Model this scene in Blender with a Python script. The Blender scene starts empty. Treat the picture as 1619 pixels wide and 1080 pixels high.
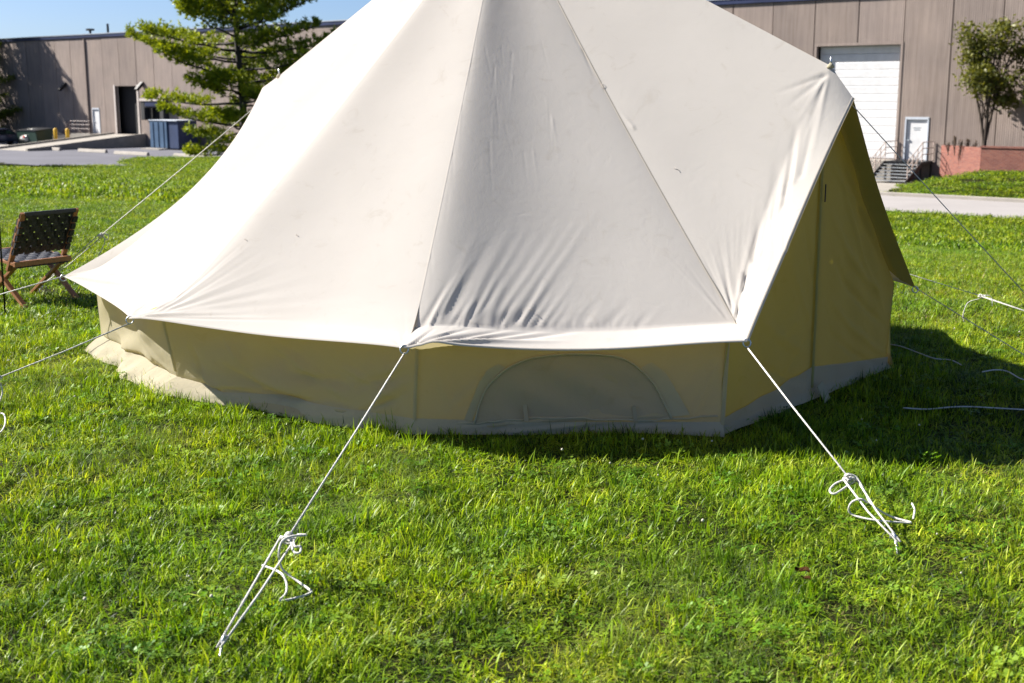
import bpy, math, random
import numpy as np
from mathutils import Vector, Matrix
random.seed(7); RNG = np.random.default_rng(11)
SC = bpy.context.scene
COL = SC.collection
R = math.radians

# ------------------------------------------------------------------ camera, sky, sun, exposure
FPX, CX, CY = 1970.0, 809.5, 540.0          # focal length and centre of the 1619x1080 photograph
PITCH, CAMH = R(11.15), 1.75
cam = bpy.data.cameras.new('camera'); cam_o = bpy.data.objects.new('camera', cam); COL.objects.link(cam_o)
cam.sensor_width = 36.0; cam.lens = 36.0 * FPX / 1619.0
cam_o.location = (0, 0, CAMH); cam_o.rotation_euler = (R(90) - PITCH, 0, 0)
cam.clip_start = 0.05; cam.clip_end = 2000
cam.dof.use_dof = True; cam.dof.focus_distance = 6.6; cam.dof.aperture_fstop = 4.0
SC.camera = cam_o

SUN_AZ, SUN_EL = R(164), R(39)              # direction TO the sun, azimuth measured from +X
S = Vector((math.cos(SUN_EL) * math.cos(SUN_AZ), math.cos(SUN_EL) * math.sin(SUN_AZ), math.sin(SUN_EL)))
world = bpy.data.worlds.new('World'); SC.world = world; world.use_nodes = True
wn = world.node_tree; wn.nodes.clear()
sky = wn.nodes.new('ShaderNodeTexSky'); sky.sky_type = 'NISHITA'; sky.sun_disc = False
sky.sun_elevation = SUN_EL; sky.sun_rotation = math.pi / 2 - SUN_AZ
sky.air_density = 0.6; sky.dust_density = 1.0; sky.ozone_density = 5.5; sky.altitude = 0
bg = wn.nodes.new('ShaderNodeBackground'); bg.inputs['Strength'].default_value = 0.05
wo = wn.nodes.new('ShaderNodeOutputWorld')
wn.links.new(sky.outputs[0], bg.inputs['Color']); wn.links.new(bg.outputs[0], wo.inputs['Surface'])
sl = bpy.data.lights.new('sun', 'SUN'); sl.energy = 5.0; sl.angle = R(0.5); sl.color = (1.0, 0.95, 0.87)
so = bpy.data.objects.new('sun', sl); COL.objects.link(so)
so.rotation_euler = S.to_track_quat('Z', 'Y').to_euler(); so.location = (-30, 10, 30)
SC.view_settings.view_transform = 'Standard'; SC.view_settings.look = 'None'
SC.view_settings.exposure = 1.6; SC.view_settings.gamma = 1.0; SC.view_settings.use_curve_mapping = False
SC.cycles.max_bounces = 10; SC.cycles.transmission_bounces = 8; SC.cycles.diffuse_bounces = 6

# ------------------------------------------------------------------ measuring helpers
SP, CP = math.sin(PITCH), math.cos(PITCH)
def ray(px, py):
    u = (px - CX) / FPX; v = (CY - py) / FPX
    return np.array([u, CP + SP * v, -SP + CP * v])
def on_z(px, py, z=0.0):
    r = ray(px, py); t = (z - CAMH) / r[2]; return np.array([0, 0, CAMH]) + t * r
def on_y(px, py, y):
    r = ray(px, py); t = y / r[1]; return np.array([0, 0, CAMH]) + t * r
def project(P):
    P = np.asarray(P, float); d = P - np.array([0, 0, CAMH])
    fw = d[..., 1] * CP - d[..., 2] * SP; up = d[..., 1] * SP + d[..., 2] * CP
    return np.stack([CX + FPX * d[..., 0] / fw, CY - FPX * up / fw], -1)
FA = R(-39.3); TD = np.array([math.cos(FA), math.sin(FA)]); ND = np.array([-math.sin(FA), math.cos(FA)])
FD = 62.6                                   # distance of the warehouse front, measured along ND
def on_f(px, py, d=FD):
    """a point of the photograph on a plane parallel to the warehouse front -> (along, z)"""
    r = ray(px, py); t = d / (r[0] * ND[0] + r[1] * ND[1]); p = np.array([0, 0, CAMH]) + t * r
    return p[0] * TD[0] + p[1] * TD[1], p[2]
def smooth01(x): x = np.clip(x, 0, 1); return x * x * (3 - 2 * x)

# ground height
def ground_z(x, y):
    x = np.asarray(x, float); y = np.asarray(y, float)
    d = x * ND[0] + y * ND[1]; s = x * TD[0] + y * TD[1]
    a, b, w = 11.0, 38.0, 5.0
    k = 2.47 / (b - a)
    sp = lambda q: np.where(q < -w, 0, np.where(q > w, q, (q + w) ** 2 / (4 * w)))
    z = -k * (sp(d - a) - sp(d - b))
    near = np.clip(1 - (d - 10) / 14, 0, 1)
    z = z + near * (0.014 * np.sin(2.1 * x + 0.7 * y) * np.sin(1.7 * y - 0.5 * x + 1) + 0.008 * np.sin(5.3 * x + 1.3) * np.sin(4.7 * y))
    z = z - 0.085 * np.clip(x - 1.5, 0, 3.2) * smooth01((7.7 - y) / 1.3) * smooth01((y + 1) / 2)
    # grassy bank rising to the brick planter on the right
    bank = smooth01((d - 52.2) / 6.0) * smooth01((s + 23.4) / 4.5) * (d < 66)
    z = z + 0.78 * bank
    return z

def on_g(px, py, h=0.0):
    z = 0.0
    for _ in range(6): p = on_z(px, py, z + h); z = float(ground_z(p[0], p[1]))
    return on_z(px, py, z + h)
# ------------------------------------------------------------------ mesh helpers
def tag(o, label=None, cat=None, group=None, kind=None):
    if label: o['label'] = label
    if cat: o['category'] = cat
    if group: o['group'] = group
    if kind: o['kind'] = kind
    return o
def empty(name, loc=(0, 0, 0), rz=0.0, label=None, cat=None, group=None):
    o = bpy.data.objects.new(name, None); COL.objects.link(o)
    o.location = loc; o.rotation_euler = (0, 0, rz); o.empty_display_size = 0.2
    return tag(o, label, cat, group)
def link_mesh(name, me, mat, parent=None):
    o = bpy.data.objects.new(name, me); COL.objects.link(o)
    if mat is not None and not me.materials: me.materials.append(mat)
    if parent is not None: o.parent = parent
    return o
class MB:
    def __init__(s): s.v = []; s.f = []
    def add(s, vs, fs):
        n = len(s.v); s.v += [tuple(map(float, p)) for p in vs]; s.f += [tuple(i + n for i in q) for q in fs]; return s
    def box(s, x0, x1, y0, y1, z0, z1):
        return s.add([(x0, y0, z0), (x1, y0, z0), (x1, y1, z0), (x0, y1, z0), (x0, y0, z1), (x1, y0, z1), (x1, y1, z1), (x0, y1, z1)],
                     [(0, 3, 2, 1), (4, 5, 6, 7), (0, 1, 5, 4), (1, 2, 6, 5), (2, 3, 7, 6), (3, 0, 4, 7)])
    def hexa(s, p8):
        return s.add(p8, [(0, 3, 2, 1), (4, 5, 6, 7), (0, 1, 5, 4), (1, 2, 6, 5), (2, 3, 7, 6), (3, 0, 4, 7)])
    def bar(s, a, b, w, h, up=(0, 0, 1)):
        a = Vector(a); b = Vector(b); d = (b - a).normalized(); up = Vector(up)
        x = d.cross(up)
        if x.length < 1e-4: x = d.cross(Vector((1, 0, 0)))
        x.normalize(); z = x.cross(d).normalized(); x *= w / 2; z *= h / 2
        return s.hexa([a - x - z, a + x - z, b + x - z, b - x - z, a - x + z, a + x + z, b + x + z, b - x + z])
    def tube(s, pts, r, n=8, cap=True):
        pts = [Vector(p) for p in pts]; m = len(pts)
        rr = r if hasattr(r, '__len__') else [r] * m
        base = len(s.v); prev = None
        for i, p in enumerate(pts):
            d = (pts[min(i + 1, m - 1)] - pts[max(i - 1, 0)])
            d = d.normalized() if d.length > 1e-9 else Vector((0, 0, 1))
            if prev is None:
                x = d.cross(Vector((0, 0, 1)))
                if x.length < 1e-3: x = d.cross(Vector((1, 0, 0)))
            else: x = prev - d * prev.dot(d)
            x.normalize(); prev = x; y = d.cross(x)
            for k in range(n):
                a = 2 * math.pi * k / n; q = p + (x * math.cos(a) + y * math.sin(a)) * rr[i]
                s.v.append((q.x, q.y, q.z))
        for i in range(m - 1):
            for k in range(n):
                k2 = (k + 1) % n
                s.f.append((base + i * n + k, base + i * n + k2, base + (i + 1) * n + k2, base + (i + 1) * n + k))
        if cap:
            s.f.append(tuple(base + k for k in range(n))[::-1]); s.f.append(tuple(base + (m - 1) * n + k for k in range(n)))
        return s
    def lathe(s, prof, n=16, c=(0, 0, 0)):
        base = len(s.v)
        for r, z in prof:
            for k in range(n):
                a = 2 * math.pi * k / n; s.v.append((c[0] + r * math.cos(a), c[1] + r * math.sin(a), c[2] + z))
        for i in range(len(prof) - 1):
            for k in range(n):
                k2 = (k + 1) % n; s.f.append((base + i * n + k, base + i * n + k2, base + (i + 1) * n + k2, base + (i + 1) * n + k))
        s.f.append(tuple(base + k for k in range(n))[::-1]); s.f.append(tuple(base + (len(prof) - 1) * n + k for k in range(n)))
        return s
    def prism(s, poly, a0, a1, axis='y'):
        """polygon in (x,z) swept along y from a0 to a1"""
        n = len(poly)
        vs = [(x, a0, z) for x, z in poly] + [(x, a1, z) for x, z in poly]
        if axis == 'x': vs = [(a0, x, z) for x, z in poly] + [(a1, x, z) for x, z in poly]
        fs = [tuple(range(n)), tuple(range(2 * n - 1, n - 1, -1))] + [(i, i + n, (i + 1) % n + n, (i + 1) % n) for i in range(n)]
        return s.add(vs, fs)
    def build(s, name, mat, parent=None, smooth=False, bevel=0):
        me = bpy.data.meshes.new(name); me.from_pydata(s.v, [], s.f); me.validate()
        if smooth: me.polygons.foreach_set('use_smooth', [True] * len(me.polygons))
        o = link_mesh(name, me, mat, parent)
        if bevel:
            b = o.modifiers.new('bevel', 'BEVEL'); b.width = bevel; b.segments = 2; b.limit_method = 'ANGLE'; b.angle_limit = R(40)
        return o
def np_mesh(name, V, F, mat, parent=None, smooth=False, cols=None):
    me = bpy.data.meshes.new(name); V = np.asarray(V, np.float32); F = np.asarray(F, np.int32)
    me.vertices.add(len(V)); me.vertices.foreach_set('co', V.ravel())
    k = F.shape[1]; me.loops.add(F.size); me.loops.foreach_set('vertex_index', F.ravel())
    me.polygons.add(len(F)); me.polygons.foreach_set('loop_start', np.arange(0, F.size, k, dtype=np.int32))
    me.polygons.foreach_set('loop_total', np.full(len(F), k, np.int32))
    if smooth: me.polygons.foreach_set('use_smooth', np.ones(len(F), bool))
    if cols is not None:
        a = me.attributes.new('tint', 'FLOAT_COLOR', 'POINT'); c4 = np.ones((len(V), 4), np.float32); c4[:, :3] = cols
        a.data.foreach_set('color', c4.ravel())
    me.update(calc_edges=True)
    if name is None: return me
    return link_mesh(name, me, mat, parent)
def grid_faces(n, m):
    i = np.arange(n - 1)[:, None] * m + np.arange(m - 1)[None, :]
    return np.stack([i, i + 1, i + m + 1, i + m], -1).reshape(-1, 4)
def catmull(pts, k=8):
    P = [np.asarray(p, float) for p in pts]; P = [2 * P[0] - P[1]] + P + [2 * P[-1] - P[-2]]; out = []
    for i in range(1, len(P) - 2):
        for j in range(k):
            t = j / k; a, b, c, d = P[i - 1], P[i], P[i + 1], P[i + 2]
            out.append(0.5 * ((2 * b) + (c - a) * t + (2 * a - 5 * b + 4 * c - d) * t * t + (-a + 3 * b - 3 * c + d) * t ** 3))
    out.append(P[-2]); return out

# ------------------------------------------------------------------ materials
def mat_new(name):
    m = bpy.data.materials.new(name); m.use_nodes = True; nt = m.node_tree; nt.nodes.clear()
    out = nt.nodes.new('ShaderNodeOutputMaterial'); return m, nt, out
def N(nt, t, **kw):
    n = nt.nodes.new(t)
    for k, v in kw.items():
        if k in n.inputs: n.inputs[k].default_value = v
        else: setattr(n, k, v)
    return n
def pbsdf(nt, col, rough=0.6, metal=0.0, spec=0.4):
    b = nt.nodes.new('ShaderNodeBsdfPrincipled')
    b.inputs['Base Color'].default_value = (*col, 1); b.inputs['Roughness'].default_value = rough
    b.inputs['Metallic'].default_value = metal; b.inputs['Specular IOR Level'].default_value = spec
    return b
def ramp(nt, fac, stops):
    r = nt.nodes.new('ShaderNodeValToRGB'); e = r.color_ramp.elements
    while len(e) < len(stops): e.new(0.5)
    for x, (p, c) in zip(e, stops):
        x.position = p; x.color = (*c, 1) if len(c) == 3 else c
    nt.links.new(fac, r.inputs['Fac']); return r
def noise(nt, scale, detail=5, rough=0.6, vec=None, dist=0.0):
    n = nt.nodes.new('ShaderNodeTexNoise'); n.inputs['Scale'].default_value = scale; n.inputs['Detail'].default_value = detail
    n.inputs['Roughness'].default_value = rough; n.inputs['Distortion'].default_value = dist
    if vec is not None: nt.links.new(vec, n.inputs['Vector'])
    return n
def coords(nt, kind='Object', scale=None):
    c = nt.nodes.new('ShaderNodeTexCoord'); o = c.outputs[kind]
    if scale:
        mp = nt.nodes.new('ShaderNodeMapping'); mp.inputs['Scale'].default_value = scale; nt.links.new(o, mp.inputs['Vector']); o = mp.outputs[0]
    return o
def simple(name, col, rough=0.6, metal=0.0, var=0.12, scale=6.0, bump=0.0, bscale=60.0, spec=0.4):
    """one colour, broken up by a mottled noise and a fine bump"""
    m, nt, out = mat_new(name); b = pbsdf(nt, col, rough, metal, spec); v = coords(nt)
    n = noise(nt, scale, 6, 0.65, v)
    lo = tuple(c * (1 - var) for c in col); hi = tuple(min(1, c * (1 + var)) for c in col)
    r = ramp(nt, n.outputs['Fac'], [(0.3, lo), (0.7, hi)]); nt.links.new(r.outputs[0], b.inputs['Base Color'])
    if bump:
        n2 = noise(nt, bscale, 4, 0.6, v); bp = N(nt, 'ShaderNodeBump', Strength=bump, Distance=0.01)
        nt.links.new(n2.outputs['Fac'], bp.inputs['Height']); nt.links.new(bp.outputs[0], b.inputs['Normal'])
    nt.links.new(b.outputs[0], out.inputs['Surface']); return m
def canvas_mat(name, col, trans, tfac, wr=0.35):
    m, nt, out = mat_new(name); v = coords(nt)
    n = noise(nt, 2.2, 6, 0.6, v); n2 = noise(nt, 900, 2, 0.5, v); n3 = noise(nt, 14, 4, 0.6, v, 1.0)
    r = ramp(nt, n.outputs['Fac'], [(0.3, tuple(c * 0.95 for c in col)), (0.7, col)])
    d = N(nt, 'ShaderNodeBsdfDiffuse', Roughness=0.6); t = N(nt, 'ShaderNodeBsdfTranslucent'); t.inputs['Color'].default_value = (*trans, 1)
    st = noise(nt, 5.5, 7, 0.7, v, 1.5); sr_ = ramp(nt, st.outputs['Fac'], [(0.28, (0.90, 0.885, 0.86)), (0.42, (1, 1, 1))]); sm = N(nt, 'ShaderNodeMix', data_type='RGBA', blend_type='MULTIPLY'); sm.inputs['Factor'].default_value = 1.0
    nt.links.new(r.outputs[0], sm.inputs['A']); nt.links.new(sr_.outputs[0], sm.inputs['B']); nt.links.new(sm.outputs['Result'], d.inputs['Color'])
    b1 = N(nt, 'ShaderNodeBump', Strength=0.10, Distance=0.002); nt.links.new(n2.outputs['Fac'], b1.inputs['Height'])
    b2 = N(nt, 'ShaderNodeBump', Strength=wr, Distance=0.012); nt.links.new(n3.outputs['Fac'], b2.inputs['Height']); nt.links.new(b1.outputs[0], b2.inputs['Normal'])
    nt.links.new(b2.outputs[0], d.inputs['Normal'])
    mx = N(nt, 'ShaderNodeMixShader', Fac=tfac); nt.links.new(d.outputs[0], mx.inputs[1]); nt.links.new(t.outputs[0], mx.inputs[2])
    nt.links.new(mx.outputs[0], out.inputs['Surface']); return m
def leaf_mat(name, tint_attr=True, tcol=(1.35, 1.3, 0.5), tfac=0.35, rough=0.45, patch=None, spec=0.35):
    m, nt, out = mat_new(name)
    a = N(nt, 'ShaderNodeAttribute', attribute_name='tint'); col = a.outputs['Color']
    if patch:
        g = N(nt, 'ShaderNodeNewGeometry')
        for sc, stops in patch:
            n = noise(nt, sc, 4, 0.6, g.outputs['Position']); r = ramp(nt, n.outputs['Fac'], stops)
            mx = N(nt, 'ShaderNodeMix', data_type='RGBA', blend_type='MULTIPLY'); mx.inputs['Factor'].default_value = 1.0
            nt.links.new(col, mx.inputs['A']); nt.links.new(r.outputs[0], mx.inputs['B']); col = mx.outputs['Result']
    b = pbsdf(nt, (0.1, 0.15, 0.02), rough, 0, spec); nt.links.new(col, b.inputs['Base Color'])
    t = N(nt, 'ShaderNodeBsdfTranslucent')
    tm = N(nt, 'ShaderNodeMix', data_type='RGBA', blend_type='MULTIPLY'); tm.inputs['Factor'].default_value = 1.0
    tm.inputs['B'].default_value = (*tcol, 1); nt.links.new(col, tm.inputs['A']); nt.links.new(tm.outputs['Result'], t.inputs['Color'])
    mx = N(nt, 'ShaderNodeMixShader', Fac=tfac); nt.links.new(b.outputs[0], mx.inputs[1]); nt.links.new(t.outputs[0], mx.inputs[2])
    nt.links.new(mx.outputs[0], out.inputs['Surface']); return m

M = {}
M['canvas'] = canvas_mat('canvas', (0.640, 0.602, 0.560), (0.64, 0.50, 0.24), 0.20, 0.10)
M['shadedwallcanvas'] = canvas_mat('wall_canvas', (0.60, 0.55, 0.40), (0.54, 0.44, 0.09), 0.42, 0.3)  # same cream canvas, yellowed: tone of the shaded walls put into the colour
M['shadeddoorcanvas'] = canvas_mat('door_canvas', (0.46, 0.43, 0.19), (0.52, 0.45, 0.012), 0.44, 0.25)  # cream canvas again, darker olive painted in for the shaded door end
M['shadedawningcanvas'] = canvas_mat('shaded_awning_canvas', (0.34, 0.285, 0.135), (0.36, 0.235, 0.02), 0.34, 0.3)  # roof canvas repeated in olive brown, shade of the awning underside painted in
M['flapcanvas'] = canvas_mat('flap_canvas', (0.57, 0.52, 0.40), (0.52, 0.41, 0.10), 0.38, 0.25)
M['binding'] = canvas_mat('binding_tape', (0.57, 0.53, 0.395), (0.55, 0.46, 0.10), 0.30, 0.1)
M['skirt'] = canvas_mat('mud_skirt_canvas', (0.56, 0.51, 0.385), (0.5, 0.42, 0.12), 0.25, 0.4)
M['floor'] = simple('groundsheet', (0.22, 0.21, 0.18), 0.7)
M['steel'] = simple('steel', (0.55, 0.56, 0.57), 0.35, 0.9, 0.1)
M['rope'] = simple('rope', (0.74, 0.72, 0.68), 0.8, 0, 0.2, 160, 0.9, 420)
M['wood'] = None
M['webbing'] = simple('black_webbing', (0.012, 0.012, 0.018), 0.55, 0, 0.3, 200, 0.3, 600, 0.5)
M['blackmetal'] = simple('black_metal', (0.015, 0.015, 0.017), 0.45, 0.3)
M['darkpaint'] = simple('dark_rail_paint', (0.10, 0.055, 0.05), 0.5)
M['rail'] = simple('weathered_rail', (0.42, 0.34, 0.30), 0.5)
M['concrete'] = simple('concrete', (0.24, 0.22, 0.195), 0.85, 0, 0.18, 1.5, 0.4, 40)
M['kerb'] = simple('kerb_concrete', (0.29, 0.265, 0.235), 0.85, 0, 0.12, 1.2, 0.3, 40)
M['road'] = simple('pale_road', (0.25, 0.233, 0.228), 0.9, 0, 0.08, 0.5, 0.3, 60)
M['asphalt'] = simple('asphalt', (0.085, 0.085, 0.105), 0.85, 0, 0.2, 0.25, 0.3, 60)
M['coping'] = simple('coping', (0.022, 0.03, 0.075), 0.4, 0.2, 0.3, 0.4)
M['black'] = simple('dark_opening', (0.008, 0.008, 0.010), 0.8)
M['rubber'] = simple('black_rubber', (0.018, 0.018, 0.02), 0.7)
M['whitepaint'] = simple('white_paint', (0.54, 0.54, 0.55), 0.5, 0, 0.10, 2.5)
M['bluewhite'] = simple('pale_door_paint', (0.42, 0.455, 0.51), 0.5, 0, 0.08, 2)
M['jamb'] = simple('pale_jamb', (0.45, 0.40, 0.37), 0.6)
M['yellow'] = simple('yellow_paint', (0.70, 0.42, 0.03), 0.5)
M['blue'] = simple('blue_paint', (0.045, 0.085, 0.15), 0.45, 0, 0.2, 1.0)
M['bluedark'] = simple('dark_blue_paint', (0.018, 0.032, 0.08), 0.5, 0, 0.2, 1.0)
M['greenbin'] = simple('green_paint', (0.012, 0.035, 0.025), 0.5)
M['glass'] = simple('dark_glass', (0.01, 0.012, 0.016), 0.08, 0, 0.1, 1, 0, 60, 0.8)
M['silver'] = simple('silver_car_paint', (0.42, 0.42, 0.40), 0.3, 0.5)
M['darkcar'] = simple('dark_car_paint', (0.05, 0.06, 0.10), 0.25, 0.4)
M['red'] = simple('red_lens', (0.45, 0.02, 0.02), 0.2)
M['bark'] = simple('bark', (0.06, 0.045, 0.035), 0.9, 0, 0.4, 8, 0.8, 25)
M['darkbark'] = simple('dark_bark', (0.035, 0.03, 0.028), 0.9, 0, 0.4, 6, 0.8, 25)
M['soil'] = None
M['dryleaf'] = simple('dry_leaf', (0.040, 0.018, 0.007), 0.95, 0, 0.3, 60, 0, 60, 0.05)

def wood_mat():
    m, nt, out = mat_new('oiled_wood'); v = coords(nt, 'Object', (30, 30, 3)); n = noise(nt, 3, 6, 0.6, v, 1.5)
    r = ramp(nt, n.outputs['Fac'], [(0.3, (0.20, 0.085, 0.035)), (0.7, (0.34, 0.16, 0.07))])
    b = pbsdf(nt, (0.3, 0.15, 0.07), 0.4); nt.links.new(r.outputs[0], b.inputs['Base Color']); nt.links.new(b.outputs[0], out.inputs['Surface']); return m
M['wood'] = wood_mat()
def ground_mat():
    m, nt, out = mat_new('turf_ground'); g = N(nt, 'ShaderNodeNewGeometry'); p = g.outputs['Position']
    n1 = noise(nt, 0.35, 5, 0.6, p); n2 = noise(nt, 9, 8, 0.75, p); n3 = noise(nt, 45, 4, 0.7, p)
    r1 = ramp(nt, n1.outputs['Fac'], [(0.35, (0.014, 0.022, 0.004)), (0.65, (0.032, 0.030, 0.009))])
    r2 = ramp(nt, n2.outputs['Fac'], [(0.3, (0.35, 0.35, 0.35)), (0.7, (1.25, 1.2, 1.1))])
    mx = N(nt, 'ShaderNodeMix', data_type='RGBA', blend_type='MULTIPLY'); mx.inputs['Factor'].default_value = 1
    nt.links.new(r1.outputs[0], mx.inputs['A']); nt.links.new(r2.outputs[0], mx.inputs['B'])
    b = pbsdf(nt, (0.05, 0.08, 0.02), 0.95, 0, 0.1); nt.links.new(mx.outputs['Result'], b.inputs['Base Color'])
    bp = N(nt, 'ShaderNodeBump', Strength=0.8, Distance=0.03); nt.links.new(n3.outputs['Fac'], bp.inputs['Height']); nt.links.new(bp.outputs[0], b.inputs['Normal'])
    nt.links.new(b.outputs[0], out.inputs['Surface']); return m
M['soil'] = ground_mat()
def facade_mat():
    m, nt, out = mat_new('ribbed_concrete_panel'); g = N(nt, 'ShaderNodeNewGeometry')
    v = coords(nt, 'Object'); vs = coords(nt, 'Object', (6, 6, 0.35)); oi = N(nt, 'ShaderNodeObjectInfo')
    off = N(nt, 'ShaderNodeVectorMath', operation='ADD'); nt.links.new(vs, off.inputs[0])
    n1 = noise(nt, 0.9, 6, 0.65, off.outputs[0], 0.4)
    n2 = noise(nt, 0.35, 4, 0.6, v)
    r1 = ramp(nt, n1.outputs['Fac'], [(0.25, (0.180, 0.146, 0.128)), (0.5, (0.238, 0.195, 0.173)), (0.78, (0.285, 0.236, 0.210))])
    r2 = ramp(nt, n2.outputs['Fac'], [(0.3, (0.84, 0.84, 0.86)), (0.7, (1.08, 1.06, 1.04))])
    mx = N(nt, 'ShaderNodeMix', data_type='RGBA', blend_type='MULTIPLY'); mx.inputs['Factor'].default_value = 1
    nt.links.new(r1.outputs[0], mx.inputs['A']); nt.links.new(r2.outputs[0], mx.inputs['B'])
    br = N(nt, 'ShaderNodeMapRange'); br.inputs['To Min'].default_value = 0.88; br.inputs['To Max'].default_value = 1.08
    nt.links.new(oi.outputs['Random'], br.inputs['Value'])
    mv = N(nt, 'ShaderNodeVectorMath', operation='SCALE'); nt.links.new(mx.outputs['Result'], mv.inputs[0]); nt.links.new(br.outputs[0], mv.inputs['Scale'])
    b = pbsdf(nt, (0.3, 0.25, 0.22), 0.9, 0, 0.2); nt.links.new(mv.outputs[0], b.inputs['Base Color'])
    wv = nt.nodes.new('ShaderNodeTexWave'); wv.inputs['Scale'].default_value = 3.0; wv.wave_type = 'BANDS'; wv.bands_direction = 'X'
    nt.links.new(v, wv.inputs['Vector']); bp = N(nt, 'ShaderNodeBump', Strength=0.35, Distance=0.02)
    nt.links.new(wv.outputs['Fac'], bp.inputs['Height']); nt.links.new(bp.outputs[0], b.inputs['Normal'])
    nt.links.new(b.outputs[0], out.inputs['Surface']); return m
M['facade'] = facade_mat()
def brick_mat():
    m, nt, out = mat_new('red_brick'); v = coords(nt, 'Object')
    sx = N(nt, 'ShaderNodeSeparateXYZ'); nt.links.new(v, sx.inputs[0]); ad = N(nt, 'ShaderNodeMath', operation='ADD'); nt.links.new(sx.outputs['X'], ad.inputs[0]); nt.links.new(sx.outputs['Y'], ad.inputs[1])
    cb = N(nt, 'ShaderNodeCombineXYZ'); nt.links.new(ad.outputs[0], cb.inputs['X']); nt.links.new(sx.outputs['Z'], cb.inputs['Y'])
    t = nt.nodes.new('ShaderNodeTexBrick'); nt.links.new(cb.outputs[0], t.inputs['Vector'])
    t.inputs['Color1'].default_value = (0.22, 0.075, 0.052, 1); t.inputs['Color2'].default_value = (0.14, 0.042, 0.034, 1); t.inputs['Mortar'].default_value = (0.20, 0.14, 0.12, 1)
    t.inputs['Scale'].default_value = 1.0; t.inputs['Brick Width'].default_value = 0.22; t.inputs['Row Height'].default_value = 0.075; t.inputs['Mortar Size'].default_value = 0.010
    b = pbsdf(nt, (0.3, 0.1, 0.08), 0.85, 0, 0.2); nt.links.new(t.outputs['Color'], b.inputs['Base Color'])
    bp = N(nt, 'ShaderNodeBump', Strength=0.5, Distance=0.01, invert=True); nt.links.new(t.outputs['Fac'], bp.inputs['Height']); nt.links.new(bp.outputs[0], b.inputs['Normal'])
    nt.links.new(b.outputs[0], out.inputs['Surface']); return m
M['brick'] = brick_mat()
M['grass'] = leaf_mat('grass_blades', patch=[(0.45, [(0.33, (0.82, 0.98, 0.9)), (0.62, (1.22, 1.08, 0.9))]), (2.2, [(0.30, (0.50, 0.62, 0.70)), (0.66, (1.3, 1.25, 1.05))]), (9.0, [(0.34, (0.55, 0.62, 0.65)), (0.60, (1.15, 1.12, 1.05))])], tcol=(1.45, 1.45, 0.4), tfac=0.34, rough=0.45, spec=0.22)
M['needles'] = leaf_mat('pine_needles', tcol=(1.5, 1.35, 0.4), tfac=0.32, rough=0.5, spec=0.3)
M['leaves'] = leaf_mat('tree_leaves', tcol=(1.4, 1.3, 0.5), tfac=0.35, rough=0.45, spec=0.3)
M['petals'] = simple('clover_petals', (0.42, 0.40, 0.32), 0.8)

# ------------------------------------------------------------------ setting: ground, lot, road
xs = np.unique(np.concatenate([np.linspace(-300, -60, 13), np.linspace(-60, -8, 40), np.linspace(-8, 8, 129), np.linspace(8, 60, 53), np.linspace(60, 300, 13)]))
ys = np.unique(np.concatenate([np.linspace(-60, 0, 13), np.linspace(0, 14, 113), np.linspace(14, 80, 100), np.linspace(80, 150, 30), np.linspace(150, 500, 15)]))
gx, gy = np.meshgrid(xs, ys); gz = ground_z(gx, gy)
np_mesh('ground', np.stack([gx, gy, gz], -1).reshape(-1, 3), grid_faces(len(ys), len(xs)), M['soil'], smooth=True)['kind'] = 'structure'
LOTZ = -2.47
def sheet(name, pts, z, mat, th=0.0):
    mb = MB(); n = len(pts); mb.add([(p[0], p[1], z) for p in pts], [tuple(range(n))]); o = mb.build(name, mat); o['kind'] = 'structure'; return o
def W2(s, d, z=0.0): return np.array([s * TD[0] + d * ND[0], s * TD[1] + d * ND[1], z])
lot_px = [(-420, 267), (0, 267.5), (60, 266), (95, 263.5), (222, 262), (194, 257), (222, 249.5), (420, 248.5)]
lot = [on_z(a, b, LOTZ + 0.012) for a, b in lot_px]
sa = lot[-1][0] * TD[0] + lot[-1][1] * TD[1]; sb = lot[0][0] * TD[0] + lot[0][1] * TD[1]
lot += [W2(sa, FD), W2(sb - 30, FD)]
sheet('parking_lot', [tuple(p) for p in lot], LOTZ + 0.012, M['asphalt'])
sheet('road', [W2(-48, 44.9), W2(30, 44.9), W2(30, 51.8), W2(-48, 51.8)], LOTZ + 0.014, M['road'])
mb = MB(); a = [W2(-48, 51.8), W2(30, 51.8), W2(30, 52.25), W2(-48, 52.25)]
mb.hexa([(*p[:2], LOTZ - 0.1) for p in a] + [(*p[:2], LOTZ + 0.14) for p in a]); mb.build('kerb', M['kerb'])['kind'] = 'structure'
sheet('concrete_path', [W2(-29.2, 52.3), W2(-22.0, 52.3), W2(-24.3, FD), W2(-31.5, FD)], LOTZ + 0.02, M['concrete'])

# ------------------------------------------------------------------ warehouse
wh = empty('warehouse', (FD * ND[0], FD * ND[1], 0), FA, 'long taupe panelled warehouse with dark roof edge running behind the tent', 'building')
ROOF = 7.0; DOCK = -1.45
def opening(x0, y0, x1, y1, zb=None):
    xm = (y0 + y1) / 2
    a, _ = on_f(x0, xm); b, _ = on_f(x1, xm); _, zt = on_f((x0 + x1) / 2, y0); z0 = on_f((x0 + x1) / 2, y1)[1] if zb is None else zb
    return a, b, z0, zt
OG = opening(1288, 72, 1419, 250, DOCK); OD = opening(1430, 187, 1467, 250, DOCK)
OL = opening(184, 136, 218, 208, DOCK); OW = opening(147, 172, 158, 208, DOCK); OK_ = opening(236, 165, 264, 190, on_f(250, 190)[1])
opens = [OG, OD, OL, OW, OK_]
j0 = on_f(1502, 100)[0]; PW = 2.45
k0 = math.floor((on_f(-60, 150)[0] - j0) / PW) - 3; k1 = math.ceil((on_f(1680, 150)[0] - j0) / PW) + 2
shared = None
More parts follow.
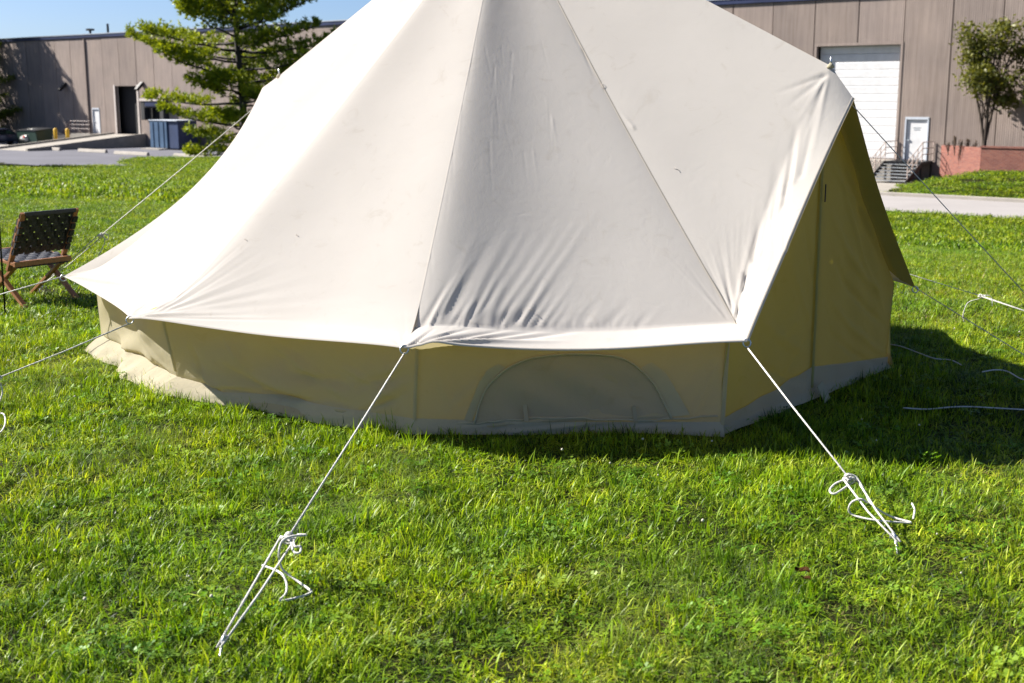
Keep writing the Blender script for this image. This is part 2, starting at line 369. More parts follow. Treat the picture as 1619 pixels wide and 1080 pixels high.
for k in range(k0, k1):
    a, b = j0 + k * PW + 0.025, j0 + (k + 1) * PW - 0.025
    ops = [o for o in opens if o[0] < b and o[1] > a]
    mb = MB(); dy = random.uniform(-0.012, 0.012)
    xc = sorted({a, b} | {min(max(o[0], a), b) for o in ops} | {min(max(o[1], a), b) for o in ops})
    for q in range(len(xc) - 1):
        x0, x1 = xc[q], xc[q + 1]; z = -3.2
        for o in sorted([o for o in ops if o[0] <= (x0 + x1) / 2 <= o[1]], key=lambda o: o[2]):
            if o[2] > z: mb.box(x0, x1, dy, 0.22, z, o[2])
            z = o[3]
        mb.box(x0, x1, dy, 0.22, z, ROOF - 0.32)
    mb.build('wall_panel', M['facade'], wh)
X0, X1 = j0 + k0 * PW, j0 + k1 * PW
MB().box(X0, X1, 0.75, 30, -3.2, ROOF - 0.35).build('inner_shell', M['black'], wh)
MB().box(X0, X1, 0.10, 0.75, ROOF - 0.5, ROOF - 0.33).build('wall_head', M['facade'], wh)
mb = MB()
mb.box(X0, X1, -0.10, 0.8, ROOF - 0.32, ROOF); mb.build('roof_coping', M['coping'], wh, bevel=0.03)
MB().box(X0, X1, -0.14, -0.103, ROOF - 0.05, ROOF + 0.02).build('coping_edge', M['steel'], wh)
for px in (111, 139):
    xx = on_f(px, 55)[0]
    mb = MB().tube([(xx, 2.0, ROOF - 0.1), (xx, 2.0, ROOF + (0.55 if px < 120 else 0.95))], 0.10, 10)
    if px < 120: mb.box(xx - 0.28, xx + 0.28, 1.75, 2.25, ROOF + 0.45, ROOF + 0.62)
    mb.build('roof_vent', M['blackmetal'], wh)
# big sectional door
gd = MB().box(OG[0], OG[1], 0.44, 0.48, OG[2], OG[3]).build('garage_door', M['bluewhite'], wh)
ns = 14; hh = (OG[3] - OG[2]) / ns
for i in range(ns):
    mb = MB(); z0 = OG[2] + i * hh + 0.005; z1 = OG[2] + (i + 1) * hh - 0.005
    mb.prism([(0.40, z0), (0.375, z0 + 0.02), (0.375, z1 - 0.03), (0.39, z1), (0.44, z1), (0.44, z0)], OG[0] + 0.03, OG[1] - 0.03, 'x')
    mb.build('door_section', M['whitepaint'], gd)
mb = MB(); mb.box(OG[0] - 0.14, OG[0] - 0.002, -0.02, 0.2, OG[2], OG[3]); mb.box(OG[1] + 0.002, OG[1] + 0.14, -0.02, 0.2, OG[2], OG[3]); mb.box(OG[0] - 0.14, OG[1] + 0.14, -0.02, 0.2, OG[3] + 0.002, OG[3] + 0.14)
mb.build('garage_door_frame', M['facade'], wh)
def pdoor(o, mat):
    d = MB().box(o[0] + 0.07, o[1] - 0.07, 0.06, 0.12, o[2] + 0.01, o[3] - 0.07).build('door', mat, wh)
    mb = MB(); mb.box(o[0] - 0.01, o[0] + 0.06, -0.03, 0.2, o[2], o[3]); mb.box(o[1] - 0.06, o[1] + 0.01, -0.03, 0.2, o[2], o[3]); mb.box(o[0] - 0.01, o[1] + 0.01, -0.03, 0.2, o[3] - 0.06, o[3] + 0.06)
    mb.build('door_frame', M['bluewhite'], d)
    w = o[1] - o[0]; MB().box(o[0] + 0.14, o[0] + 0.26, 0.0, 0.06, o[2] + 0.95, o[2] + 1.03).build('handle', M['steel'], d)
    return d
d = pdoor(OD, M['whitepaint'])
xm = (OD[0] + OD[1]) / 2
mb = MB()
for i, w in enumerate((0.20, 0.16)): mb.box(xm - w, xm + w, 0.052, 0.06, OD[3] - 0.50 - i * 0.1, OD[3] - 0.45 - i * 0.1)
mb.build('door_lettering', M['steel'], d)
pdoor(OW, M['whitepaint'])
# dark dock doorway
w = OL[1] - OL[0]
dd = MB().box(OL[0], OL[1], 0.70, 0.74, OL[2], OL[3]).build('dock_doorway', M['black'], wh)
for a_, b_ in ((OL[0] - 0.22, OL[0] - 0.003), (OL[1] + 0.003, OL[1] + 0.22)): MB().box(a_, b_, -0.05, 0.3, OL[2], OL[3] + 0.1).build('door_jamb', M['jamb'], dd)
# dock shelter
kx0, kx1 = on_f(231, 170)[0], on_f(267, 170)[0]; kt = on_f(250, 156)[1]; kb = on_f(250, 190)[1]
sh = MB().box(OK_[0], OK_[1], 0.30, 0.34, OK_[2], OK_[3]).build('dock_door', M['black'], wh)
mb = MB(); mb.box(kx0, kx0 + 0.55, -0.55, -0.02, kb, kt - 0.2); mb.box(kx1 - 0.55, kx1, -0.55, -0.02, kb, kt - 0.2); mb.box(kx0 + 0.56, kx1 - 0.56, -0.55, -0.02, kt - 0.75, kt - 0.2)
mb.build('dock_pad', M['rubber'], sh, bevel=0.05)
MB().box(kx0 - 0.05, kx1 + 0.05, -0.62, -0.02, kt - 0.19, kt).build('shelter_hood', M['jamb'], sh)
mb = MB(); mb.box(kx0 + 0.7, kx1 - 0.7, -0.6, -0.56, kt - 0.62, kt - 0.3); mb.build('dock_sign', M['coping'], sh)
for px, py in ((104, 137), (226, 136)):
    x, z = on_f(px, py)
    mb = MB().prism([(-0.02, z + 0.35), (-0.12, z + 0.35), (-0.75, z - 0.25), (-0.6, z - 0.4), (-0.02, z + 0.05)], x - 0.16, x + 0.16, 'x')
    mb.build('wall_lamp', M['blackmetal'], wh)
# gutter pipes
for px in (139, 1500):
    x = on_f(px, 150)[0]
    if px == 139: MB().box(x - 0.05, x + 0.05, -0.12, -0.02, -2.4, ROOF - 0.4).build('downpipe', M['facade'], wh)

def local_thing(name, s, d, z, label, cat, group=None, rz=FA):
    p = W2(s, d, z); return empty(name, tuple(p), rz, label, cat, group)

# loading ledge below the big door
MB_ = MB().box(OG[0] - 0.3, OG[1] + 0.25, -0.9, -0.03, LOTZ - 0.1, DOCK - 0.02)
lg = local_thing('loading_ledge', 0, FD, 0, 'pale concrete loading ledge under the white roller door', 'ledge'); o = MB_.build('ledge_slab', M['concrete'], lg, bevel=0.03)
# steel stair in front of the white door
sx0, sx1 = OD[0] - 0.35, OD[1] + 0.35
st = local_thing('steel_stair', 0, FD, 0, 'dark steel stair with pale handrails leading to the white side door', 'stair')
MB().box(sx0, sx1, -1.5, -0.03, DOCK - 0.16, DOCK - 0.01).build('landing', M['blackmetal'], st)
for x in (sx0 + 0.05, sx1 - 0.05):
    for y in (-1.45, -0.15): MB().box(x - 0.04, x + 0.04, y - 0.04, y + 0.04, LOTZ, DOCK - 0.161).build('landing_post', M['blackmetal'], st)
nst = 7; rise = (DOCK - LOTZ - 0.02) / (nst); run = 0.29
for i in range(1, nst):
    z = DOCK - i * rise; y = -1.5 - (i - 1) * run
    t = MB().box(sx0 + 0.06, sx1 - 0.06, y - run, y - 0.003, z - 0.05, z).build('tread', M['blackmetal'], st)
    MB().box(sx0 + 0.06, sx1 - 0.06, y - run - 0.02, y - run - 0.003, z - 0.045, z + 0.006).build('nosing', M['steel'], t)
yb = -1.5 - (nst - 1) * run; zb = DOCK - (nst - 1) * rise
for x in (sx0, sx1):
    MB().bar((x, -1.5, DOCK - 0.12), (x, yb - 0.1, zb - 0.1), 0.05, 0.24).build('stringer', M['blackmetal'], st)
    h = MB()
    for dz in (0.35, 0.65, 0.95):
        h.tube([(x, -1.5, DOCK + dz), (x, yb, zb + dz)], 0.024, 6); h.tube([(x, -0.05, DOCK + dz), (x, -1.5, DOCK + dz)], 0.024, 6)
    for f in (0, 0.33, 0.66, 1.0):
        y = -1.5 + (yb + 1.5) * f; z = DOCK + (zb - DOCK) * f; h.tube([(x, y, z - 0.05), (x, y, z + 0.95)], 0.026, 6)
    h.tube([(x, -0.06, DOCK), (x, -0.06, DOCK + 0.95)], 0.026, 6); h.build('handrail', M['rail'], st)
# brick planter with wing wall
pc = W2(*(lambda q: (q[0], 59.8))(on_f(1550, 250, 59.8)))
ptop = on_f(1550, 231, 59.8)[1]
pl = empty('brick_planter', (pc[0], pc[1], 0), FA, 'red brick planter wall with wing wall holding the small tree', 'planter')
MB().box(0.0, 9.0, 0.0, 0.3, -2.6, ptop - 0.08).build('front_wall', M['brick'], pl)
ang = R(38)
wl = MB().box(-3.4, -0.004, 0.004, 0.3, -2.6, ptop - 0.08).build('wing_wall', M['brick'], pl); wl.rotation_euler = (0, 0, -ang)
MB().box(-0.05, 9.0, -0.04, 0.34, ptop - 0.078, ptop).build('coping_stone', M['brick'], pl)
MB().box(0.2, 9.0, 0.32, 2.6, -2.6, ptop - 0.2).build('planting_soil', M['bark'], pl)

# ------------------------------------------------------------------ ramp, bollards, dumpsters, cars, wheel stops (left)
rm = local_thing('loading_ramp', OL[0] - 0.6, FD, 0, 'concrete ramp with low side wall rising to the dark dock doorway', 'ramp')
RL = 10.8; rw = (OL[1] - OL[0]) + 1.3
mb = MB(); zt = DOCK - 0.02
mb.hexa([(0, -RL, LOTZ), (rw, -RL, LOTZ), (rw, -0.03, LOTZ), (0, -0.03, LOTZ), (0, -RL, LOTZ + 0.03), (rw, -RL, LOTZ + 0.03), (rw, -0.03, zt), (0, -0.03, zt)]); mb.build('ramp_slab', M['concrete'], rm)
for x in (-0.28, rw + 0.004):
    mb = MB(); mb.hexa([(x, -RL, LOTZ), (x + 0.27, -RL, LOTZ), (x + 0.27, -0.03, LOTZ), (x, -0.03, LOTZ), (x, -RL, LOTZ + 0.2), (x + 0.27, -RL, LOTZ + 0.2), (x + 0.27, -0.03, zt + 0.14), (x, -0.03, zt + 0.14)]); mb.build('side_wall', M['concrete'], rm)
ld = local_thing('door_landing', OW[0] - 1.6, FD, 0, 'small railed concrete landing below the narrow white door', 'landing')
lw = OW[1] - OW[0] + 2.0
MB().box(0, lw, -1.3, -0.03, LOTZ, DOCK - 0.03).build('landing_slab', M['concrete'], ld)
mb = MB()
for dz in (0.4, 0.75, 1.05): mb.tube([(0.05, -1.25, DOCK + dz), (lw - 0.05, -1.25, DOCK + dz)], 0.03, 6); mb.tube([(-1.4, -1.25, LOTZ + dz), (0.05, -1.25, DOCK + dz)], 0.03, 6)
for f in (0, 0.25, 0.5, 0.75, 1): x = 0.05 + (lw - 0.1) * f; mb.tube([(x, -1.25, DOCK - 0.05), (x, -1.25, DOCK + 1.05)], 0.03, 6)
mb.tube([(-1.4, -1.25, LOTZ), (-1.4, -1.25, LOTZ + 1.05)], 0.03, 6)
mb.build('railing', M['darkpaint'], ld)
for i in range(5): MB().box(-1.5 + i * 0.3, -1.205 + i * 0.3, -1.2, -0.03, LOTZ, LOTZ + (i + 1) * 0.17).build('step', M['concrete'], ld)
def bollard(px, label):
    p = on_z(px, 0, 0); s, _ = on_f(px, 215, 59.0)
    t = local_thing('bollard', s, 59.0, LOTZ, label, 'bollard', 'yellow bollards before the warehouse')
    MB().lathe([(0.16, 0), (0.16, 1.4), (0.13, 1.47), (0.05, 1.52)], 14).build('post', M['yellow'], t, True)
    MB().lathe([(0.15, 0), (0.15, 0.08)], 14).build('collar', M['concrete'], t)
bollard(88, 'yellow bollard beside the silver car, the left one of the two'); bollard(107, 'yellow bollard nearer the landing railing, the right one of the two')
# blue compactor
s0, _ = on_f(237, 212, 60.2); s1, _ = on_f(264, 212, 60.2)
bc = local_thing('waste_compactor', s0, 60.2, LOTZ, 'blue waste compactor standing below the dock door', 'dumpster'); w = s1 - s0
hgt = on_f(250, 191, 60.2)[1] - LOTZ
MB().box(0, w, 0, 1.9, 0.12, hgt).build('body', M['blue'], bc, bevel=0.04)
MB().box(-0.06, w + 1.4, -0.05, 2.0, hgt + 0.004, hgt + 0.07).build('lid', M['bluewhite'], bc)
MB().box(w + 0.004, w + 1.35, 0.1, 1.9, 0.1, hgt).build('chute', M['bluedark'], bc, bevel=0.04)
for i in range(3): MB().box(w * (0.2 + 0.3 * i) - 0.05, w * (0.2 + 0.3 * i) + 0.05, -0.05, -0.002, 0.2, hgt - 0.1).build('rib', M['blue'], bc)
MB().box(-0.1, w + 0.1, -0.9, -0.06, 0.0, 0.11).build('base_plate', M['concrete'], bc)
s0, _ = on_f(29, 216, 58.0); s1, _ = on_f(59, 216, 58.0); w = s1 - s0
db = local_thing('dumpster', s0, 58.0, LOTZ, 'dark green dumpster standing between the two parked cars', 'dumpster')
mb = MB(); mb.prism([(0.0, 0.15), (-0.15, 1.25), (1.5, 1.45), (1.4, 0.15)], 0, w, 'x'); mb.build('bin', M['greenbin'], db, bevel=0.03)
MB().hexa([(-0.04, -0.2, 1.262), (w + 0.04, -0.2, 1.262), (w + 0.04, 1.55, 1.462), (-0.04, 1.55, 1.462), (-0.04, -0.2, 1.30), (w + 0.04, -0.2, 1.30), (w + 0.04, 1.55, 1.50), (-0.04, 1.55, 1.50)]).build('lid', M['blackmetal'], db)
for x in (0.15, w - 0.25): MB().box(x, x + 0.1, 0.1, 1.3, 0, 0.15).build('skid', M['blackmetal'], db)
def car(px, d, rz, paint, label):
    s, _ = on_f(px, 215, d); t = local_thing('parked_car', s, d, LOTZ, label, 'car', 'cars parked by the warehouse', FA + rz)
    L, Wd = 4.4, 1.78; y = Wd / 2
    low = [(-2.2, 0.35), (-2.2, 0.75), (-2.05, 0.92), (1.2, 0.9), (2.1, 0.72), (2.2, 0.55), (2.15, 0.3)]
    MB().prism(low, -y, y).build('body', paint, t, bevel=0.08)
    cab = [(-2.0, 0.925), (-1.45, 1.42), (0.1, 1.45), (1.15, 0.91)]
    MB().prism(cab, -y + 0.12, y - 0.12).build('cabin', paint, t, bevel=0.06)
    for sy in (-1, 1):
        yy = sy * (y - 0.116); MB().prism([(-1.75, 0.97), (-1.38, 1.34), (0.05, 1.37), (0.9, 0.97)], yy - 0.008, yy + 0.008).build('side_window', M['glass'], t)
        MB().box(-2.225, -2.19, sy * 0.72 - 0.14, sy * 0.72 + 0.14, 0.68, 0.86).build('tail_light', M['red'], t)
        for x in (-1.35, 1.4):
            wv = MB().tube([(x, sy * (y - 0.2), 0.33), (x, sy * (y + 0.01), 0.33)], 0.33, 18).build('wheel', M['rubber'], t)
            MB().tube([(x, sy * (y + 0.012), 0.33), (x, sy * (y + 0.025), 0.33)], 0.2, 14).build('rim', M['steel'], wv)
    MB().hexa([(-2.04, -0.68, 0.98), (-2.04, 0.68, 0.98), (-1.58, 0.62, 1.36), (-1.58, -0.62, 1.36), (-2.06, -0.68, 1.0), (-2.06, 0.68, 1.0), (-1.6, 0.62, 1.38), (-1.6, -0.62, 1.38)]).build('rear_window', M['glass'], t)
    MB().box(-2.26, -2.18, -0.8, 0.8, 0.38, 0.52).build('bumper', M['blackmetal'], t)
    MB().box(-2.215, -2.2, -0.26, 0.26, 0.58, 0.70).build('number_plate', M['whitepaint'], t)
car(2, 57.2, R(98), M['darkcar'], 'dark parked car with red tail lights cut by the left photo edge')
car(74, 60.0, R(78), M['silver'], 'silver parked car between the green dumpster and the yellow bollards')
for i, (a, b, y) in enumerate([(-30, 24, 231), (52, 101, 235.5), (125, 173, 239), (182, 250, 243), (276, 335, 247)]):
    p = on_z(a, y + 1, LOTZ); q = on_z(b, y + 3, LOTZ); s0 = p[0] * TD[0] + p[1] * TD[1]; dd_ = p[0] * ND[0] + p[1] * ND[1]; s1 = q[0] * TD[0] + q[1] * TD[1]
    lab = ['pale wheel stop cut by the left photo edge below the dark car', 'pale wheel stop at the low end of the ramp', 'pale wheel stop in front of the middle of the ramp wall', 'longest pale wheel stop in front of the blue compactor', 'pale wheel stop on the grass edge under the pine'][i]
    t = local_thing('wheel_stop', s0, dd_, LOTZ + 0.012, lab, 'wheel stop', 'concrete wheel stops along the lot')
    MB().prism([(-0.14, 0), (-0.08, 0.24), (0.08, 0.24), (0.14, 0)], 0, s1 - s0, 'x').build('stop_bar', M['kerb'], t, bevel=0.03)
    mb = MB()
    for f in (0.15, 0.85): mb.tube([((s1 - s0) * f, 0, 0.2), ((s1 - s0) * f, 0, 0.255)], 0.03, 8)
    mb.build('anchor_pin', M['blackmetal'], t)

# ------------------------------------------------------------------ trees
def rand_unit(n):
    v = RNG.normal(size=(n, 3)); return v / np.linalg.norm(v, axis=1, keepdims=True)
def needle_tufts(C, D, L, W, cols, k=7):
    """C centres, D main direction per tuft; k thin triangles each"""
    n = len(C); C = np.repeat(C, k, 0); D = np.repeat(D, k, 0); cols = np.repeat(cols, k, 0)
    dirs = D * 0.9 + rand_unit(n * k) * 0.9; dirs /= np.linalg.norm(dirs, axis=1, keepdims=True)
    side = np.cross(dirs, rand_unit(n * k)); side /= np.linalg.norm(side, axis=1, keepdims=True)
    l = (L * RNG.uniform(0.6, 1.25, (n * k, 1))); w = W * RNG.uniform(0.7, 1.3, (n * k, 1))
    mid = C + dirs * l * 0.45
    V = np.stack([C, mid + side * w, C + dirs * l, mid - side * w], 1).reshape(-1, 3)
    F = np.arange(len(V)).reshape(-1, 4)
    cc = np.repeat(cols * RNG.uniform(0.75, 1.25, (n * k, 1)), 4, 0)
    return V, F, cc
def conifer(base, H, Rmax, label, dens=1.0, h0=1.3, bare=0.3, colA=(0.060, 0.105, 0.012), colB=(0.185, 0.22, 0.018), lean=0.0, gap=1.0, side_boost=None, low=1.0, step=1.0):
    t = empty('pine_tree', tuple(base), 0, label, 'tree')
    pts = [(0.12 * math.sin(z * 0.5) + lean * z, 0.1 * math.cos(z * 0.4), z) for z in np.linspace(-0.2, H, 12)]
    tr = MB().tube(pts, list(np.linspace(0.24, 0.03, 12) * H / 13), 10); br = MB()
    C, D, Cc = [], [], []
    h = h0; az = 0
    while h < H - 0.3:
        f = (h - h0) / (H - h0)
        nb = random.choice([4, 4, 5, 6])
        for q in range(nb):
            az += 2.4 + random.uniform(-0.4, 0.4)
            L = Rmax * (low + (1 - low) * min(1, f / 0.42)) * (1 - max(0, f - 0.3) ** 1.3) ** 1.2 * random.uniform(0.5, 1.08) + 0.4
            if side_boost: L *= 1 + side_boost * max(0, -math.cos(az))
            dirx, diry = math.cos(az), math.sin(az); up = random.uniform(-0.12, 0.30) + 0.45 * f; hb = h + random.uniform(-0.4, 0.4) * H / 13
            if random.random() < 0.14: L *= 0.45
            P = []
            for j in range(7):
                r = L * j / 6; P.append(np.array([dirx * r + lean * h, diry * r, hb + random.uniform(-0.07, 0.07) + up * r * 0.7 - 0.10 * r * (1 - j / 6) + 0.05 * (j / 6) ** 2 * L]))
            br.tube(P, list(np.linspace(0.055, 0.012, 7) * (0.5 + L / Rmax)), 5)
            m = int(dens * 30 * L * (0.7 + 0.3 * random.random()))
            u = bare + (1 - bare) * RNG.random(m) ** 0.8
            Pa = np.array(P); idx = u * 6; i0 = np.minimum(idx.astype(int), 5); fr = (idx - i0)[:, None]
            c = Pa[i0] * (1 - fr) + Pa[i0 + 1] * fr
            wdt = (0.12 + 0.30 * L * np.sin(np.pi * np.clip((u - bare) / (1 - bare) * 0.85 + 0.1, 0, 1)))[:, None] * gap
            perp = np.array([-diry, dirx, 0]); off = RNG.uniform(-1, 1, (m, 1))
            # twigs: quantise the sideways offset so that separate sprays form
            c = c + perp * off * wdt + np.array([0, 0, 1]) * (np.abs(RNG.normal(0, 0.17, (m, 1))) + 0.12 * np.abs(off) * wdt)
            c = c + RNG.normal(0, 0.07, (m, 3)); lumps = np.sin(c[:, 0:1] * 5.3 + 1.7 * c[:, 2:3]) * np.sin(c[:, 1:2] * 4.7 + 2.3) + 0.5 * np.sin(c[:, 0:1] * 2.2 - 3 * c[:, 2:3])
            keep = (lumps[:, 0] > -0.05) | (RNG.random(m) < 0.22)
            c = c[keep]; off = off[keep]; m = len(c)
            d = np.array([dirx, diry, 0]) * 0.6 + perp * off * 0.7 + np.array([0, 0, 0.55])
            C.append(c); D.append(d / np.linalg.norm(d, axis=1, keepdims=True))
            a = np.array(colA); b = np.array(colB); mixv = np.clip(RNG.normal(0.45, 0.28, (m, 1)), 0, 1); Cc.append(a + (b - a) * mixv)
        h += random.uniform(0.24, 0.5) * H / 12 * step
    C = np.concatenate(C); D = np.concatenate(D); Cc = np.concatenate(Cc)
    tr.build('trunk', M['darkbark'], t, True); br.build('branches', M['darkbark'], t, True)
    V, F, cc = needle_tufts(C, D, 0.24, 0.030, Cc, 8)
    np_mesh('crown', V, F, M['needles'], t, cols=cc); return t
def broadleaf(base, H, label, stems, crown_c, crown_r, nleaf, name='small_tree', leaf=0.10, colA=(0.06, 0.075, 0.012), colB=(0.16, 0.16, 0.03), trunkmat='bark', cat='tree', spread=0.5):
    t = empty(name, tuple(base), 0, label, cat); tr = MB(); br = MB(); tips = []
    for (dx, dy, hh, r0) in stems:
        P = [(0, 0, -0.1), (dx * 0.08, dy * 0.08, hh * 0.15), (dx * 0.4, dy * 0.4, hh * 0.5), (dx, dy, hh)]; P = catmull(P, 4)
        tr.tube(P, list(np.linspace(r0, r0 * 0.3, len(P))), 8)
        for q in range(16):
            f = random.uniform(0.4, 1.0); p = np.array(P[min(int(f * (len(P) - 1)), len(P) - 1)])
            e = np.array(crown_c) + rand_unit(1)[0] * np.array(crown_r) * random.uniform(0.45, 1.0)
            e = p + (e - p) * 0.85
            m_ = (p + e) / 2 + np.array([0, 0, 0.15]); br.tube(catmull([p, m_, e], 3), list(np.linspace(r0 * 0.28, r0 * 0.06, 7)), 5); tips += [e, m_ * 0.4 + e * 0.6]
    tr.build('trunk', M[trunkmat], t, True); br.build('branches', M[trunkmat], t, True)
    tips = np.array(tips); n = nleaf; k = RNG.integers(0, len(tips), n)
    c = tips[k] + RNG.normal(0, spread * 0.5, (n, 3)) * np.array([1, 1, 0.75])
    nrm = rand_unit(n) + np.array([0, 0, 0.6]); nrm /= np.linalg.norm(nrm, axis=1, keepdims=True)
    u = np.cross(nrm, rand_unit(n)); u /= np.linalg.norm(u, axis=1, keepdims=True); v = np.cross(nrm, u)
    s = leaf * RNG.uniform(0.6, 1.3, (n, 1))
    V = np.stack([c - u * s, c + v * s * 0.5, c + u * s, c - v * s * 0.5], 1).reshape(-1, 3)
    a = np.array(colA); b = np.array(colB); cc = a + (b - a) * np.clip(RNG.normal(0.45, 0.3, (n, 1)), 0, 1)
    np_mesh('crown', V, np.arange(4 * n).reshape(-1, 4), M['leaves'], t, cols=np.repeat(cc, 4, 0)); return t
def gpt(px, y):      # ground point below a column of the photograph at distance y
    r = ray(px, 300); x = r[0] / r[1] * y; return np.array([x, y, float(ground_z(x, y))])
conifer(gpt(386, 66), 13.5, 5.2, 'tall loose pine tree behind the left flank of the tent', dens=2.9, h0=1.5, bare=0.32, side_boost=0.18, low=0.55, step=1.55, colA=(0.08, 0.13, 0.012), colB=(0.30, 0.35, 0.022))
p = W2(on_f(-10, 150, 59.5)[0] - 5.2, 58.6); p[2] = LOTZ
conifer(p, 15.0, 5.4, 'dark pine at the left photo edge throwing its shadow on the warehouse', dens=2.6, h0=0.8, bare=0.1)
p = np.array([-38.0, 77.5, LOTZ])
conifer(p, 9.5, 3.2, 'smaller pine beyond the left photo edge by the parking lot', dens=1.8, h0=1.0, bare=0.1)
tp = W2(on_f(1556, 228, 60.9)[0], 60.9); tp[2] = ptop - 0.2
broadleaf(tp, 6.4, 'small multi-stemmed tree growing from the brick planter', [(-0.9, 0.2, 4.0, 0.10), (0.15, -0.3, 5.4, 0.11), (1.0, 0.2, 4.4, 0.10)], (0.25, 0, 4.7), (2.15, 1.6, 2.9), 6800, spread=0.50)
tp2 = W2(on_f(1655, 228, 60.9)[0], 60.9); tp2[2] = ptop - 0.2
broadleaf(tp2, 6.0, 'second small tree leaning in at the right photo edge', [(-0.7, 0.1, 3.6, 0.10), (0.4, -0.3, 4.2, 0.11)], (-0.2, 0, 3.6), (1.6, 1.5, 1.9), 7000, spread=0.42)
for i, (px, hh) in enumerate([(1500, 0.45), (1510, 0.75), (1520, 0.62), (1531, 0.66), (1542, 0.5)]):
    q = W2(on_f(px, 228, 60.7)[0], 60.7); q[2] = ptop - 0.42
    lab = ['low sparse dry shrub at the left end of the brick planter', 'tallest sparse dry shrub on the brick planter', 'sparse dry shrub in the middle of the planter row', 'thin dry shrub second nearest to the planter tree', 'short dry shrub right beside the planter tree'][i]
    broadleaf(q, hh, lab, [(0.05, 0, hh, 0.02), (-0.15, 0.05, hh * 0.8, 0.02)], (0, 0, hh * 0.9), (0.12, 0.12, 0.3), 26, name='dry_shrub', leaf=0.06, colA=(0.05, 0.035, 0.03), colB=(0.10, 0.06, 0.04), cat='shrub', spread=0.08)
    bpy.data.objects[-1] if False else None

# ------------------------------------------------------------------ the tent
TC = np.array([0.10, 8.60]); APEX = np.array([-0.06, 8.62, 3.06])
tent = empty('bell_tent', (0.10, 8.60, 0), 0, 'large cream canvas bell tent pitched on the lawn', 'tent')
def pol(a, r, z): return np.array([TC[0] + r * math.cos(R(a)), TC[1] + r * math.sin(R(a)), z])
CN = {}   # corner -> bottom of wall, roof/wall join, eave point
CN['a'] = (on_z(163, 556, 0.0), np.array([-2.74, 8.38, 0.62]), on_z(100, 437, 0.55))
CN['b'] = (on_z(285, 622, 0.0), pol(217.5, 2.50, 0.62), on_z(205, 503, 0.50))
CN['c'] = (on_z(655, 690, 0.0), on_z(655, 519, 0.60), on_z(639, 549, 0.55))
CN['d'] = (on_z(1141, 690, 0.0), on_z(1163, 511, 0.60), on_z(1181, 539, 0.55))
CN['e'] = (on_z(1408, 583, 0.0), pol(343, 2.48, 0.60), on_z(1447, 455, 0.55))
for k, a in (('f', 21), ('g', 58), ('h', 96), ('i', 134)): CN[k] = (pol(a, 2.46, 0), pol(a, 2.48, 0.60), pol(a, 2.74, 0.53))
PR, TRl, TRr = pol(318, 2.25, 1.915), None, None
TR = on_y(1349, 155, 6.99)
PL = on_y(441, 120, 9.28); TL = on_y(415, 139, 9.42)
def to_local(P): return P - np.array([0.10, 8.60, 0])
def add_folds(P, folds, Nrm, sym=False):
    """folds: (px0,py0,px1,py1,width,height[,bend]) measured on the photograph, turned into ridges and valleys of the cloth"""
    n, m, _ = P.shape; px = project(P); disp = np.zeros((n, m)); wt = np.zeros((n, m))
    flat = P.reshape(-1, 3); fp = px.reshape(-1, 2)
    def near(a, b): return flat[np.argmin((fp[:, 0] - a) ** 2 + (fp[:, 1] - b) ** 2)]
    for fo in folds:
        a, b, c, d, w, h = fo[:6]; bend = fo[6] if len(fo) > 6 else 0.0
        A = near(a, b); B = near(c, d); AB = B - A; L = np.linalg.norm(AB)
        if L < 1e-4: continue
        T = AB / L; Q = P - A; t = (Q @ T) / L
        nn = Nrm.mean((0, 1)); sd = np.cross(T, nn); sd /= np.linalg.norm(sd)
        x = Q @ sd - bend * L * 4 * t * (1 - t)
        tc = np.clip(t, 0, 1)
        env = np.sin(np.pi * tc) ** 0.8 if sym else np.where((t > -0.02) & (t < 1), (1 - tc) ** 1.1 * smooth01((t + 0.02) / 0.10), 0)
        x = x / w
        disp += h * env * np.exp(-x * x) 
    return P + Nrm * disp[..., None]
def normals(P):
    du = np.gradient(P, axis=1); dv = np.gradient(P, axis=0); n = np.cross(du, dv); l = np.linalg.norm(n, axis=2, keepdims=True); l[l < 1e-9] = 1
    n = n / l; o = P - np.array([0.1, 8.6, 0.3]); sgn = np.sign((n * o).sum(2).mean()); return n * (sgn if sgn else 1)
TB = 1.11          # t beyond 1 runs out over the eave
def path(top, join, edge, t, sag=0.05, soft=0.0):
    def raw(t):
        t = np.asarray(t)[:, None]
        a = top + (join - top) * t; a = a - np.array([0, 0, 1]) * sag * np.sin(np.pi * np.clip(t, 0, 1))
        b = join + (edge - join) * (t - 1) / (TB - 1)
        return np.where(t <= 1, a, b)
    if soft <= 0: return raw(t)
    acc = 0; ks = np.linspace(-1, 1, 9)
    for k in ks: acc = acc + raw(np.clip(t + k * soft * np.clip((TB - t) / 0.12, 0, 1) * np.clip(t / 0.2, 0, 1), 0, TB))
    return acc / len(ks)
